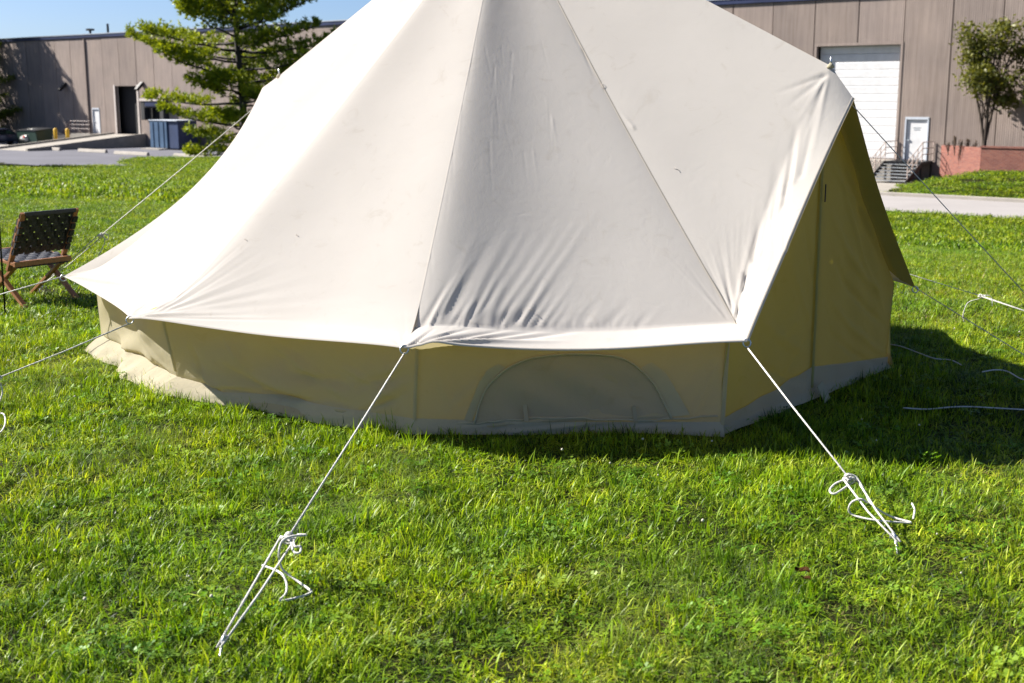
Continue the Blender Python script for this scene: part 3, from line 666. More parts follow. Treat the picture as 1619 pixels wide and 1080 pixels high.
def roof_panel(ja, jb, folds=(), soft=0.0, sagA=0.05, sagB=0.05, belly=0.04, scallop=0.03, edge_sag=None, nt=190, ns=190, hem=0.75, mat=None, roundA=0.0, roundB=0.0):
    t = np.concatenate([np.linspace(0.015, 0.98, nt), np.linspace(0.985, 1.015, 7), np.linspace(1.02, TB, 24)])
    s = np.linspace(0, 1, ns); A = path(APEX, ja[0], ja[1], t, sagA, soft); B = path(APEX, jb[0], jb[1], t, sagB, soft)
    P = A[:, None] * (1 - s)[None, :, None] + B[:, None] * s[None, :, None]
    q = 4 * s * (1 - s); inward = np.array([TC[0], TC[1], 0.0]) - P; inward[..., 2] = 0; inward /= np.linalg.norm(inward, axis=2, keepdims=True)
    Nn = normals(P)
    bl = belly * (np.clip(t, 0, 1) * (1 - 0.35 * smooth01((t - 0.8) / 0.2)))[:, None] * (np.sin(np.pi * s) ** 1.6)[None, :]
    tt = np.clip(t, 0, 1)[:, None]
    P = P + Nn * (-bl + roundA * tt * ((s / 0.1) * np.exp(1 - s / 0.1))[None, :] + roundB * tt * (((1 - s) / 0.1) * np.exp(1 - (1 - s) / 0.1))[None, :])[..., None]
    out = np.clip((t - 1) / (TB - 1), 0, 1)[:, None] * q[None, :] * scallop
    P = P + inward * out[..., None]
    if edge_sag is not None:
        ho = 1 - hem * np.clip((t - 1) / (TB - 1), 0, 1); P = P + np.asarray(edge_sag)[None, None, :] * (np.clip(t, 0, 1) ** 3 * ho)[:, None, None] * q[None, :, None]
    Nn = normals(P)
    rngn = RNG.normal(0, 1, 6)
    # faint pull lines running from the apex
    ang = s[None, :] * 60; P = P + Nn * (0.0009 * np.sin(9 * s[None, :] + 4 * np.sin(2.1 * t[:, None] + rngn[1]) + rngn[0]) * np.sin(5 * t[:, None] + 7 * s[None, :] + rngn[2]) * t[:, None])[..., None]
    if len(folds): P = add_folds(P, folds, Nn)
    o = np_mesh('roof_panel', to_local(P).reshape(-1, 3), grid_faces(len(t), ns), mat or M['canvas'], tent, smooth=True)
    return P
J = lambda k: (CN[k][1], CN[k][2])
rr = random.Random(5)
# folds of the front panel, left to right along its lower edge
front = []
for i in range(44):
    f = i / 43; x = 664 + f * 350 + rr.uniform(-4, 4); ln = rr.uniform(50, 130) * (1 - 0.6 * f); sl = 0.55 + 0.25 * f + rr.uniform(-0.12, 0.12)
    front.append((x, 518, x + ln * sl, 518 - ln, rr.uniform(0.007, 0.013), rr.choice([1, 1, -1]) * rr.uniform(0.003, 0.0075) * (1.2 - 0.75 * f), rr.uniform(-0.05, 0.05)))
for i in range(9):
    x = 672 + i * 19; front.append((x, 505, x + 60 + i * 8, 360 - i * 3 + rr.uniform(-20, 20), rr.uniform(0.018, 0.03), rr.uniform(-0.008, 0.008)))
for i in range(9): front.append((1150, 506, 1030 + i * 13 + rr.uniform(-6, 6), 375 + i * 9, 0.007, rr.uniform(-0.004, 0.004)))
for i in range(9):                                   # pleats gathered on the eave strip at the left ring
    a = i / 8; front.append((644, 548, 690 + 250 * a, 518 + 14 * (1 - a) * 0 + 3 * i * (i % 2), 0.007 + 0.010 * a, (1 if i % 2 else -1.2) * (0.020 + 0.012 * a), rr.uniform(-0.02, 0.02)))
for i in range(14):
    y = 40 + i * 33; x = 748 - y * 0.185; front.append((x + 6 + rr.uniform(0, 14), y, x + 4 + rr.uniform(-4, 10), y + rr.uniform(45, 90), 0.007, rr.uniform(-0.0016, 0.0016)))
for i in range(24):
    x = rr.uniform(765, 880); y = rr.uniform(60, 240); front.append((x, y, x + rr.uniform(-8, 22), y + rr.uniform(50, 110), 0.007, rr.uniform(-0.0009, 0.0009)))
for i in range(3): front.append((905 + 18 * i, 40 + 36 * i, 925 + 19 * i, 95 + 40 * i, 0.008, rr.uniform(-0.004, 0.004)))
left = []
for i in range(12): left.append((236 + i * 4, 492, 350 + i * 24 + rr.uniform(-15, 15), 340 + i * 12, 0.009 + 0.0012 * i, (0.0062 - 0.00035 * i) * (1 if i % 2 else -1.1)))
for i in range(10): left.append((215 + 2 * i, 501, 300 + 26 * i, 484 + 2.5 * i, 0.008, rr.choice([1, -1]) * 0.006))
for i in range(9): left.append((635, 546, 540 + 12 * i, 500 - 3 * i, 0.007, rr.uniform(-0.0028, 0.0028)))
for i in range(16):
    x = rr.uniform(380, 640); y = rr.uniform(120, 420); left.append((x, y, x - rr.uniform(10, 40), y + rr.uniform(20, 50), 0.006, rr.uniform(-0.001, 0.001)))
far = []
for i in range(9): far.append((104, 437, 160 + 22 * i, 420 + 6 * i, 0.008, rr.choice([1, -1]) * 0.006))
for i in range(9): far.append((208, 500, 178 + 14 * i, 455 - 3 * i, 0.009, rr.choice([1, -1]) * 0.005))
dl = []
for i in range(17):                                   # long folds beside the door edge
    f = i / 16; y0 = 250 + 235 * f; x0 = 1268 - 104 * (f ** 0.8) + rr.uniform(-12, 2); ln = rr.uniform(90, 170) * (1 - 0.45 * f)
    dl.append((x0, y0 + ln * 0.3, x0 + 0.20 * ln + rr.uniform(-6, 4), y0 - ln * 0.8, rr.uniform(0.010, 0.017), rr.choice([1, -1, -1]) * rr.uniform(0.003, 0.0065), rr.uniform(-0.04, 0.04)))
for i in range(8):
    f = i / 7; x0 = 1240 - 80 * f; y0 = 390 + 110 * f; dl.append((x0 + rr.uniform(-4, 4), y0 + 10, x0 - 8 + rr.uniform(-14, 14), y0 - rr.uniform(60, 110), rr.uniform(0.010, 0.014), rr.choice([1, -1]) * rr.uniform(0.003, 0.005)))
for i in range(10): dl.append((1160, 506, 1080 + 13 * i, 420 - 14 * i, 0.008, rr.choice([1, -1]) * rr.uniform(0.002, 0.004)))
for i in range(5): dl.append((1309, 119, 1222 + 15 * i, 150 + 26 * i, 0.012, rr.choice([1, -1]) * rr.uniform(0.003, 0.005)))
dl.append((1003, 205, 975, 170, 0.012, 0.004))
GP = {}
GP['ab'] = roof_panel(J('a'), J('b'), far, soft=0.06, roundB=0.004, belly=0.03, scallop=0.045)
GP['bc'] = roof_panel(J('b'), J('c'), left, soft=0.06, roundA=0.015, roundB=0.004, belly=0.03, scallop=0.02)
GP['cd'] = roof_panel(J('c'), J('d'), front, roundA=0.018, belly=0.055, scallop=0.02)
GP['dP'] = roof_panel(J('d'), (PR, TR), [(*f[:5], f[5] * 1.5, *f[6:]) for f in dl], sagB=0.0, belly=0.02, scallop=0.0, edge_sag=(-0.07, 0.05, -0.05))
GP['Pe'] = roof_panel((PR, TR), J('e'), (), sagA=0.0, belly=0.02, scallop=0.0, edge_sag=(-0.03, 0.03, -0.04), nt=60, ns=50, mat=M['shadedawningcanvas'])
for a, b in ('ef', 'fg', 'gh', 'hi'): roof_panel(J(a), J(b), (), nt=50, ns=40)
roof_panel(J('i'), (PL, TL), (), sagB=0.0, belly=0.02, scallop=0.0, edge_sag=(0.05, -0.02, -0.05), nt=50, ns=40)
GP['Pa'] = roof_panel((PL, TL), J('a'), (), sagA=0.0, belly=0.02, scallop=0.10, edge_sag=(0.10, -0.02, -0.06), nt=80, ns=60, hem=0.15)
for key, px, py, ln, an in (('dP', 926, 153, 0.045, 70), ('bc', 389, 380, 0.022, 20), ('dP', 1068, 268, 0.03, -20), ('bc', 470, 372, 0.012, 0), ('cd', 838, 490, 0.02, 10)):
    P = GP[key]; q = project(P).reshape(-1, 2); i = np.argmin((q[:, 0] - px) ** 2 + (q[:, 1] - py) ** 2); c = P.reshape(-1, 3)[i]; nn = normals(P).reshape(-1, 3)[i]
    u_ = np.cross(nn, [0, 0, 1]); u_ /= np.linalg.norm(u_); v_ = np.cross(u_, nn); a_ = R(an); d_ = u_ * math.cos(a_) + v_ * abs(math.sin(a_)); e_ = np.cross(nn, d_)
    MB().tube(catmull([to_local(c + nn * 0.002 - d_ * ln / 2), to_local(c + nn * 0.012 + e_ * ln * 0.18 - d_ * ln * 0.1), to_local(c + nn * 0.010 - e_ * ln * 0.12 + d_ * ln * 0.2), to_local(c + nn * 0.002 + d_ * ln / 2)], 4), 0.0013, 5).build('thread_loop', M['canvas'], tent, True)
# seam tapes along the roof seams
def tape(name, pts, w, mat, lift=0.004, parent=None, nrm=None):
    pts = [np.asarray(p, float) for p in pts]; mb = MB(); n = len(pts); V = []
    for i, p in enumerate(pts):
        d = pts[min(i + 1, n - 1)] - pts[max(i - 1, 0)]; d /= max(np.linalg.norm(d), 1e-9)
        nn = nrm[i] if nrm is not None else None
        if nn is None: o = p - np.array([0.1, 8.6, 0.0]); o[2] = 0; o /= np.linalg.norm(o); nn = o * 0.7 + np.array([0, 0, 0.7])
        sd = np.cross(d, nn); sd /= np.linalg.norm(sd); nn = np.cross(sd, d); nn /= np.linalg.norm(nn)
        q = to_local(p)
        V += [q - sd * w / 2 + nn * (lift * 0.3), q - sd * w * 0.3 + nn * lift, q + sd * w * 0.3 + nn * lift, q + sd * w / 2 + nn * (lift * 0.3)]
    F = [(i * 4 + j, i * 4 + j + 1, i * 4 + 5 + j, i * 4 + 4 + j) for i in range(n - 1) for j in range(3)]
    mb.add(V, F); return mb.build(name, mat, parent or tent, True)
for key in ('bc', 'cd', 'dP'):
    P = GP[key]; tape('roof_seam', [P[i, 0] for i in range(0, 197, 4)], 0.011, M['canvas'], 0.0010)
M['stitch'] = simple('stitching_thread', (0.30, 0.27, 0.22), 0.9)
for key in ('dP',):
    P = GP[key]; Nk = normals(P); MB().tube([to_local(P[i, 1] * 0.6 + P[i, 0] * 0.4 + Nk[i, 2] * 0.0022) for i in range(0, 197, 3)], 0.0019, 5).build('stitch_line', M['stitch'], tent, True)
tape('eave_hem', [GP['cd'][-1, i] for i in range(0, 190, 3)], 0.016, M['canvas'], 0.004)
tape('eave_hem', [GP['bc'][-1, i] for i in range(0, 190, 3)], 0.016, M['canvas'], 0.004)
tape('awning_hem', [GP['dP'][-1, i] for i in range(0, 190, 3)], 0.02, M['canvas'], 0.004)

def lerp_(a, b, t): return np.asarray(a) * (1 - t) + np.asarray(b) * t
# walls, built as slack cloth with a skirt
WT = {k: CN[k][1].copy() for k in CN}; WT['a'] = lerp_(CN['a'][1], CN['a'][2], 0.5) - np.array([0, 0, 0.06]); WT['b'] = lerp_(CN['b'][1], CN['b'][2], 0.6) - np.array([0, 0, 0.05])
SKH = dict(a=0.13, b=0.12, c=0.085, d=0.06, e=0.08, f=0.08, g=0.08, h=0.08, i=0.08)
SKW = dict(a=0.13, b=0.17, c=0.05, d=0.03, e=0.03, f=0.03, g=0.03, h=0.03, i=0.03)
def wall(ka, kb, folds=(), skirt=0.05, skh=0.11, n=60, m=120, slack=0.02, bow=0.0, top=None):
    Ba, Wa, Bb, Wb = CN[ka][0], WT[ka], CN[kb][0], WT[kb]; s = np.linspace(0, 1, m); h = np.linspace(0, 1, n)
    bot = Ba[None] * (1 - s)[:, None] + Bb[None] * s[:, None]; tp_ = Wa[None] * (1 - s)[:, None] + Wb[None] * s[:, None]
    inw = np.array([TC[0], TC[1], 0.0]) - tp_; inw[:, 2] = 0; inw /= np.linalg.norm(inw, axis=1, keepdims=True); tp_ = tp_ + inw * 0.06 + np.array([0, 0, 0.0]); bot = bot + np.array([0, 0, 0.02])
    P = bot[None] * (1 - h)[:, None, None] + tp_[None] * h[:, None, None]
    Nn = normals(P)
    P = P + Nn * (bow * np.sin(np.pi * s)[None, :, None] * (1 - h)[:, None, None] - 0.012 * np.sin(np.pi * h)[:, None, None] * (np.sin(np.pi * s) ** 0.4)[None, :, None])
    ph = RNG.uniform(0, 6, 5)
    w = slack * np.sin(7 * s[None, :] + ph[0] + 2.5 * h[:, None]) * np.sin(3.3 * h[:, None] + ph[1]) + 0.4 * slack * np.sin(19 * s[None, :] + ph[2] - 6 * h[:, None]) * np.sin(5 * h[:, None] + ph[3])
    P = P + Nn * (w * np.sin(np.pi * h)[:, None] * (np.clip(np.sin(np.pi * s), 0, 1) ** 0.5)[None, :])[..., None]
    lip = SKH[ka] * (1 - s) + SKH[kb] * s + 0.03 + 0.018 * np.sin(5 * s + ph[2]) * np.sin(np.pi * s)
    amp = (0.036 if ka == 'b' else 0.03 if ka == 'a' else 0.016) * (0.65 + 0.35 * np.sin(8 * s + ph[3]) + 0.25 * np.sin(21 * s + ph[1])) * (np.clip(np.sin(np.pi * s), 0, 1) ** 0.5)
    hz = h[:, None] * 0.62 - lip[None, :]; P = P + Nn * (amp[None, :] * np.where(hz > 0, np.exp(-(hz / 0.085) ** 2), np.exp(-(hz / 0.022) ** 2)))[..., None]
    if len(folds): P = P + (add_folds(P, folds, Nn, True) - P) * (np.clip(np.sin(np.pi * s), 0, 1) ** 0.4)[None, :, None]
    o = np_mesh('wall_panel', to_local(P).reshape(-1, 3), grid_faces(n, m), M['shadedwallcanvas'], tent, smooth=True)
    # skirt: a strip that hangs from the wall foot and kicks out over the grass
    k = 12; u = np.linspace(0, 1, k); rows = (SKH[ka] * (1 - s) + SKH[kb] * s) / 0.62 * (n - 1); ri = np.floor(rows).astype(int); rf = (rows - ri)[:, None]; ar = np.arange(m); topr = P[ri, ar] * (1 - rf) + P[ri + 1, ar] * rf; topr = topr + Nn[ri, ar] * 0.006 * np.sin(np.pi * np.clip(s, 0.02, 0.98))[:, None]
    flat = bot - np.array([TC[0], TC[1], 0]); flat[:, 2] = 0; flat /= np.linalg.norm(flat, axis=1, keepdims=True)
    rip = (0.35 * np.sin(17 * s + ph[4]) + 0.15 * np.sin(41 * s) + 0.3 * np.sin(7 * s + 2)) * np.sin(np.pi * s); skw = SKW[ka] * (1 - s) + SKW[kb] * s
    foot = bot + flat * (skw * (1 + 0.45 * rip))[:, None]; foot[:, 2] = ground_z(foot[:, 0], foot[:, 1]) + 0.015
    Q = topr[None] * (1 - u)[:, None, None] + foot[None] * u[:, None, None]
    Q = Q + flat[None] * (0.05 * skw[None, :] * np.sin(np.pi * u)[:, None] * (1 + rip[None, :]) + 0.005 * np.sin(8 * u[:, None] + 23 * s[None, :]) * np.sin(np.pi * u)[:, None] * np.sin(np.pi * s)[None, :])[..., None]
    np_mesh('mud_skirt', to_local(Q).reshape(-1, 3), grid_faces(k, m), M['skirt'], tent, smooth=True)
    return P
wl_folds = [(280, 560, 655, 640, 0.05, -0.016, 0.06), (420, 540, 560, 640, 0.03, 0.014), (560, 655, 655, 620, 0.015, -0.014), (520, 570, 650, 640, 0.02, 0.010), (380, 620, 520, 655, 0.014, -0.016), (330, 560, 640, 655, 0.030, -0.022, 0.10), (300, 580, 560, 652, 0.022, 0.030, 0.08), (450, 590, 560, 612, 0.025, -0.014), (560, 610, 655, 590, 0.03, -0.020),
            (470, 640, 655, 668, 0.02, 0.022), (600, 590, 650, 570, 0.02, 0.012), (350, 530, 400, 600, 0.02, 0.010), (580, 640, 650, 600, 0.02, 0.014), (300, 540, 330, 610, 0.02, -0.010)]
WB = wall('b', 'c', [(*f[:5], f[5] * 1.7, *f[6:]) for f in wl_folds], slack=0.030, bow=0.07)
wa_folds = [(190, 560, 330, 600, 0.02, 0.03), (200, 585, 320, 630, 0.018, -0.022), (220, 530, 300, 600, 0.02, 0.016), (180, 520, 240, 600, 0.016, 0.014), (240, 560, 250, 610, 0.012, -0.014)]
WA = wall('a', 'b', [(*f[:5], f[5] * 1.3, *f[6:]) for f in wa_folds], slack=0.035)
wf_folds = [(680, 560, 720, 660, 0.02, 0.008), (700, 680, 900, 660, 0.014, 0.014), (850, 680, 1130, 668, 0.014, -0.012), (1090, 670, 1140, 560, 0.018, 0.012), (690, 668, 1130, 655, 0.012, 0.008), (700, 655, 760, 600, 0.025, 0.008), (1060, 640, 1130, 560, 0.03, -0.008), (790, 560, 1040, 548, 0.012, 0.005)]
WF = wall('c', 'd', [(*f[:5], f[5] * 1.8, *f[6:]) for f in wf_folds], slack=0.014, bow=0.025)
for a, b in ('ef', 'fg', 'gh', 'hi'): wall(a, b, (), n=20, m=40)
# arched window flap in the front wall
def wpt(P, px, py):
    q = project(P).reshape(-1, 2); i = np.argmin((q[:, 0] - px) ** 2 + (q[:, 1] - py) ** 2); return P.reshape(-1, 3)[i]
wn_n = normals(WF).mean((0, 1)); wn_n /= np.linalg.norm(wn_n)
arch_px = [(748, 668), (760, 635), (775, 607), (800, 583), (828, 568), (860, 562), (910, 560), (955, 561), (985, 567), (1010, 582), (1030, 604), (1046, 632), (1060, 662)]
arch = [wpt(WF, a, b) for a, b in arch_px]; arch_s = catmull(arch, 5)
cen = np.mean([arch_s[0], arch_s[-1]], axis=0); cen = cen * 1.0
rings = np.linspace(0, 1, 14); PF = np.array([[cen + (p - cen) * r for p in arch_s] for r in rings])
PF = PF + wn_n * (0.010 + 0.008 * np.sin(PF[..., 0:1] * 17 + 3 * PF[..., 2:3] * 9) * np.sin(np.pi * rings)[:, None, None])
np_mesh('window_flap', to_local(PF).reshape(-1, 3), grid_faces(len(rings), len(arch_s)), M['flapcanvas'], tent, smooth=True)
nr = [wn_n] * len(arch_s)
MB().tube([to_local(p + wn_n * 0.014) for p in arch_s], 0.006, 6).build('window_piping', M['binding'], tent, True)
def side_patch(pts):
    P = [wpt(WF, a, b) + wn_n * 0.007 for a, b in pts]; mb = MB(); mb.add([to_local(p) for p in P], [tuple(range(len(P)))]); return mb
for pts in ([(733, 664), (747, 666), (760, 635), (775, 606), (800, 582), (788, 574), (770, 584), (757, 606), (743, 640)], [(1060, 660), (1090, 655), (1074, 628), (1052, 588), (1030, 572), (1012, 580), (1030, 603), (1046, 632)]):
    side_patch(pts).build('window_reinforcement', M['binding'], tent)
for x in (830, 1003):
    a = wpt(WF, x, 640) + wn_n * 0.02; b = wpt(WF, x + 2, 664) + wn_n * 0.02
    MB().bar(to_local(a), to_local(b), 0.022, 0.003, tuple(wn_n)).build('tie_tab', M['flapcanvas'], tent)
base_line = [wpt(WF, x, 668 - (x - 670) * 0.02 + 3 * math.sin(x * 0.02)) + wn_n * 0.008 for x in range(672, 1136, 14)]
MB().tube([to_local(p) for p in base_line], 0.005, 6).build('wall_seam', M['binding'], tent, True)
for P, col in ((WB, 0), (WB, -1), (WF, -1)):
    ii = list(range(16 if col == 0 else 4, 58, 4)); tape('wall_seam', [P[i, col] for i in ii], 0.024, M['shadedwallcanvas'], 0.006, nrm=[normals(P).mean((0, 1))] * len(ii))
# door wall on the right: two halves meeting on the zip
def door_wall(ka, peak, kb, folds=(), inset=0.035, sag=0.05):
    Ba, Wa, _ = CN[ka]; Bb, Wb, _ = CN[kb]; mid = (Ba + Bb) / 2; out_ = peak.copy(); out_[2] = 0; Bm = out_ * 0.6 + mid * 0.4; Bm[2] = 0
    res = []
    for (B0, W0, sd) in ((Ba, Wa, 0), (Bb, Wb, 1)):
        s = np.linspace(0, 1, 70); h = np.linspace(0, 1, 90)
        bot = B0[None] * (1 - s)[:, None] + Bm[None] * s[:, None] + np.array([0, 0, 0.03])
        tp_ = W0[None] * (1 - s)[:, None] + peak[None] * s[:, None]; tp_[:, 2] -= 0.03 + sag * 4 * s * (1 - s)
        P = bot[None] * (1 - h)[:, None, None] + tp_[None] * h[:, None, None]
        if sd: P = P[:, ::-1]
        Nn = normals(P); P = P - Nn * inset
        ph = RNG.uniform(0, 6, 4); ss = np.linspace(0, 1, 70)
        P = P + Nn * ((0.010 * np.sin(9 * ss[None, :] + ph[0] - 3 * h[:, None]) * np.sin(np.pi * h)[:, None] + 0.006 * np.sin(21 * ss[None, :] + 7 * h[:, None] + ph[1])) * np.sin(np.pi * ss)[None, :])[..., None]
        fl = [f for f in folds if f[7] == sd]
        if fl: P = add_folds(P, fl, Nn, True)
        dn = np_mesh('door_panel', to_local(P).reshape(-1, 3), grid_faces(90, 70), M['shadeddoorcanvas'], tent, smooth=True)
        # lower band
        lo = P[0:9] + Nn[0:9] * 0.012; lo = lo.copy(); lo[0, :, 2] -= 0.02; lo[0] += Nn[0] * 0.03
        np_mesh('door_skirt', to_local(lo).reshape(-1, 3), grid_faces(9, 70), M['shadedwallcanvas'], tent, smooth=True)
        res.append(P)
    zp = res[0][:, -1] + normals(res[0]).mean((0, 1)) * 0.012
    tape('door_zip', [zp[i] for i in range(2, 88, 5)], 0.03, M['shadeddoorcanvas'], 0.006, nrm=[normals(res[0]).mean((0, 1))] * 18)
    return res
dfold = [(1315, 260, 1385, 330, 0.02, 0.014, 0.05, 1), (1200, 500, 1300, 560, 0.03, 0.012, 0.05, 0), (1180, 560, 1290, 600, 0.02, -0.012, 0.05, 0), (1250, 420, 1300, 520, 0.02, 0.012, 0.0, 0), (1270, 330, 1305, 460, 0.018, -0.010, 0.0, 0), (1310, 330, 1400, 470, 0.03, 0.020, 0.05, 1), (1312, 400, 1405, 520, 0.025, -0.016, 0.04, 1), (1310, 470, 1400, 560, 0.025, 0.016, 0.04, 1), (1330, 250, 1395, 420, 0.025, -0.018, 0.0, 1),
         (1318, 230, 1400, 500, 0.02, 0.014, 0.03, 1), (1308, 520, 1390, 580, 0.02, -0.012, 0.03, 1), (1200, 560, 1300, 480, 0.04, 0.008, 0, 0), (1230, 620, 1300, 520, 0.03, -0.008, 0, 0)]
DR = door_wall('d', PR, 'e', dfold); DL = door_wall('i', PL, 'a', (), 0.20, 0.16)
n_d = normals(DR[0]).mean((0, 1)); pz = wpt(DR[0], 1308, 290) + n_d * 0.04
MB().bar(to_local(pz), to_local(pz + np.array([0, 0, -0.10])), 0.008, 0.005, tuple(n_d)).build('zip_slit', M['webbing'], tent)  # black strip laid on for the dark slit at the zip
q = wpt(DR[0], 1298, 618) + n_d * 0.06
MB().bar(to_local(q + np.array([0, 0, 0.05])), to_local(q + np.array([0.05, 0.0, -0.05])), 0.07, 0.004, tuple(n_d)).build('peg_tab', M['shadedwallcanvas'], tent)
# groundsheet, poles
ord_ = ['a', 'b', 'c', 'd', 'e', 'f', 'g', 'h', 'i']
mb = MB(); pts = [to_local(CN[k][0] * 0.985 + np.array([TC[0], TC[1], 0]) * 0.015) for k in ord_]; mb.add([(p[0], p[1], 0.03) for p in pts], [tuple(range(9))]); mb.build('groundsheet', M['floor'], tent)
MB().tube([to_local(np.array([APEX[0], APEX[1], 0.03])), to_local(APEX)], 0.019, 12).build('centre_pole', M['steel'], tent, True)
MB().lathe([(0.14, -0.09), (0.07, 0.0), (0.03, 0.05), (0.015, 0.12)], 14, tuple(to_local(APEX))).build('apex_cap', M['binding'], tent, True)
for PK in (PR, PL):
    o_ = PK - np.array([TC[0], TC[1], 0]); o_[2] = 0; o_ /= np.linalg.norm(o_)
    top = PK + o_ * -0.09
    MB().tube([to_local(np.array([top[0], top[1], 0.03])), to_local(top + np.array([0, 0, -0.02]))], [0.014, 0.012], 8).build('door_pole', M['steel'], tent, True)
    MB().lathe([(0.022, -0.016), (0.016, 0.0), (0.006, 0.012)], 12, tuple(to_local(PK + np.array([0, 0, 0.004])))).build('peak_patch', M['binding'], tent, True)
    MB().tube([to_local(PK + np.array([0, 0, 0.0])), to_local(PK + np.array([0, 0, 0.05]))], [0.007, 0.004], 8).build('pole_spike', M['steel'], tent, True)
def torus(c, r, rt, nrm, n=18):
    nrm = Vector(nrm).normalized(); x = nrm.orthogonal().normalized(); y = nrm.cross(x)
    return MB().tube([Vector(c) + (x * math.cos(2 * math.pi * k / n) + y * math.sin(2 * math.pi * k / n)) * r for k in range(n + 1)], rt, 6, False)
for k in ord_: torus(to_local(CN[k][2] + np.array([0, 0, -0.012])), 0.020, 0.004, (0.2, -1, 0.2)).build('eave_ring', M['steel'], tent, True)

# ------------------------------------------------------------------ guy ropes, pegs
ROPE = 0.0041
def lerp(a, b, t): return np.asarray(a) * (1 - t) + np.asarray(b) * t
def peg(p, d, label):
    t = empty('tent_peg', tuple(p), 0, label, 'tent peg', 'tent pegs holding the guy ropes'); d = np.asarray(d, float); d[2] = 0; d /= np.linalg.norm(d)
    sh_ = np.array([0, 0, 0.055]) + d * 0.03
    MB().tube([-d * 0.03 + np.array([0, 0, -0.06]), sh_], 0.0055, 8).build('shaft', M['steel'], t, True)
    MB().tube(catmull([sh_, sh_ + d * 0.012 + np.array([0, 0, 0.012]), sh_ + d * 0.03 + np.array([0, 0, 0.004]), sh_ + d * 0.032 + np.array([0, 0, -0.014])], 4), 0.0055, 8).build('hook', M['steel'], t, True)
def guy(start, pegp, fk, label, peglabel, tails=(), tail_end=None, knot=True, double=0.032, r=ROPE):
    start = np.asarray(start, float); pegp = np.asarray(pegp, float); e = pegp + np.array([0, 0, 0.05])
    t = empty('guy_rope', tuple(pegp), 0, label, 'guy rope', 'white guy ropes of the bell tent'); L = lambda p: np.asarray(p) - pegp
    K = lerp(start, e, fk); d = e - start; sd = np.cross(d, [0, 0, 1]); sd /= np.linalg.norm(sd)
    sagv = np.array([0, 0, -0.010])
    MB().tube([L(start), L(lerp(start, K, 0.5) + sagv * 0.5), L(K)], r, 7).build('line', M['rope'], t, True)
    mb = MB()
    mb.tube([L(K + sd * double * 0.9), L(lerp(K, e, 0.5) + sd * double * 0.7 + sagv), L(e + sd * 0.006)], r, 7)
    mb.tube([L(K - sd * double * 0.9), L(lerp(K, e, 0.5) - sd * double * 0.5 + sagv), L(e - sd * 0.006)], r, 7)
    mb.build('adjusting_loop', M['rope'], t, True)
    if knot:
        kk = MB(); dn = d / np.linalg.norm(d)
        for q in range(4):
            c = L(K + dn * (q - 1.5) * 0.012); kk.tube([c + (sd * math.cos(a) + np.cross(sd, dn) * math.sin(a)) * (0.013 if q < 3 else 0.017) + dn * 0.004 * math.sin(a) for a in np.linspace(0, 6.6, 14)], r, 6)
        kk.tube([L(K + sd * 0.03), L(K - sd * 0.03 + dn * 0.01)], r * 1.5, 7); kk.build('slider_knot', M['rope'], t, True)
    for tl in tails: MB().tube(catmull([L(p) for p in tl], 6), r * 1.05, 7).build('loose_tail', M['rope'], t, True)
    peg(pegp, -d, peglabel)
def frac(a, b, py=None, px=None):
    ts = np.linspace(0.02, 0.98, 400); q = project(np.array([lerp(a, b, t) for t in ts]))
    return float(ts[np.argmin(np.abs(q[:, 1] - py) if py is not None else np.abs(q[:, 0] - px))])
UP5 = np.array([0, 0, 0.05])
def G(px, py, h=0.03): q = on_z(px, py, h); return q
# front left
p1 = on_z(347, 1047, 0.0); E = CN['c'][2] + np.array([0, 0, -0.03])
f1_ = frac(E, p1 + UP5, 850); K = lerp(E, p1 + UP5, f1_)
zz = lambda y: float(lerp(E, p1 + UP5, frac(E, p1 + UP5, y))[2])
guy(E, p1, f1_, 'white guy rope at the front left running down to the nearest peg', 'tent peg nearest the camera at the foot of the front left rope',
    [[K + np.array([0.035, 0, 0.012]), on_z(484, 846, zz(846) + 0.01), on_z(462, 848, zz(848) + 0.02), on_z(446, 856, zz(856) + 0.02), on_z(441, 876, zz(880)), on_z(447, 900, 0.09), on_z(468, 917, 0.06), on_z(490, 933, 0.05), on_z(490, 938, 0.05), on_z(470, 945, 0.05), on_z(443, 950, 0.05), on_z(452, 938, 0.05), on_z(453, 922, 0.06), on_z(446, 908, 0.08), on_z(432, 900, 0.06), on_z(415, 894, 0.05)],
     [K + np.array([-0.02, 0, 0.0]), on_z(459, 856, zz(856)), on_z(464, 872, zz(872)), on_z(474, 874, zz(874)), on_z(475, 864, zz(864)), on_z(466, 864, zz(864)), on_z(464, 852, zz(852))]])
# front right
p2 = on_g(1420, 876, 0.0); E = CN['d'][2] + np.array([0, 0, -0.03]); f2_ = frac(E, p2 + UP5, 756); K = lerp(E, p2 + UP5, f2_)
zz = lambda y: float(lerp(E, p2 + UP5, frac(E, p2 + UP5, y))[2])
guy(E, p2, f2_, 'white guy rope at the front right with loose loops lying on the grass', 'tent peg at the foot of the front right rope',
    [[K, on_g(1338, 752, zz(754) + .02), on_g(1352, 753, zz(760) + .02), on_g(1366, 774, zz(778)), on_g(1376, 795, zz(800)), on_g(1392, 808, 0.08), on_g(1412, 818, 0.05), on_g(1440, 826, 0.05), on_g(1425, 826, 0.05), on_g(1380, 822, 0.06), on_g(1345, 812, 0.07), on_g(1345, 796, 0.12), on_g(1360, 789, 0.14), on_g(1372, 795, 0.12)],
     [K, on_g(1322, 764, zz(764)), on_g(1312, 775, zz(775)), on_g(1318, 781, zz(781)), on_g(1330, 775, zz(775)), K + np.array([0.01, 0, -0.02])],
     [on_g(1444, 820, 0.05), on_g(1446, 806, 0.05), on_g(1442, 796, 0.06)]])
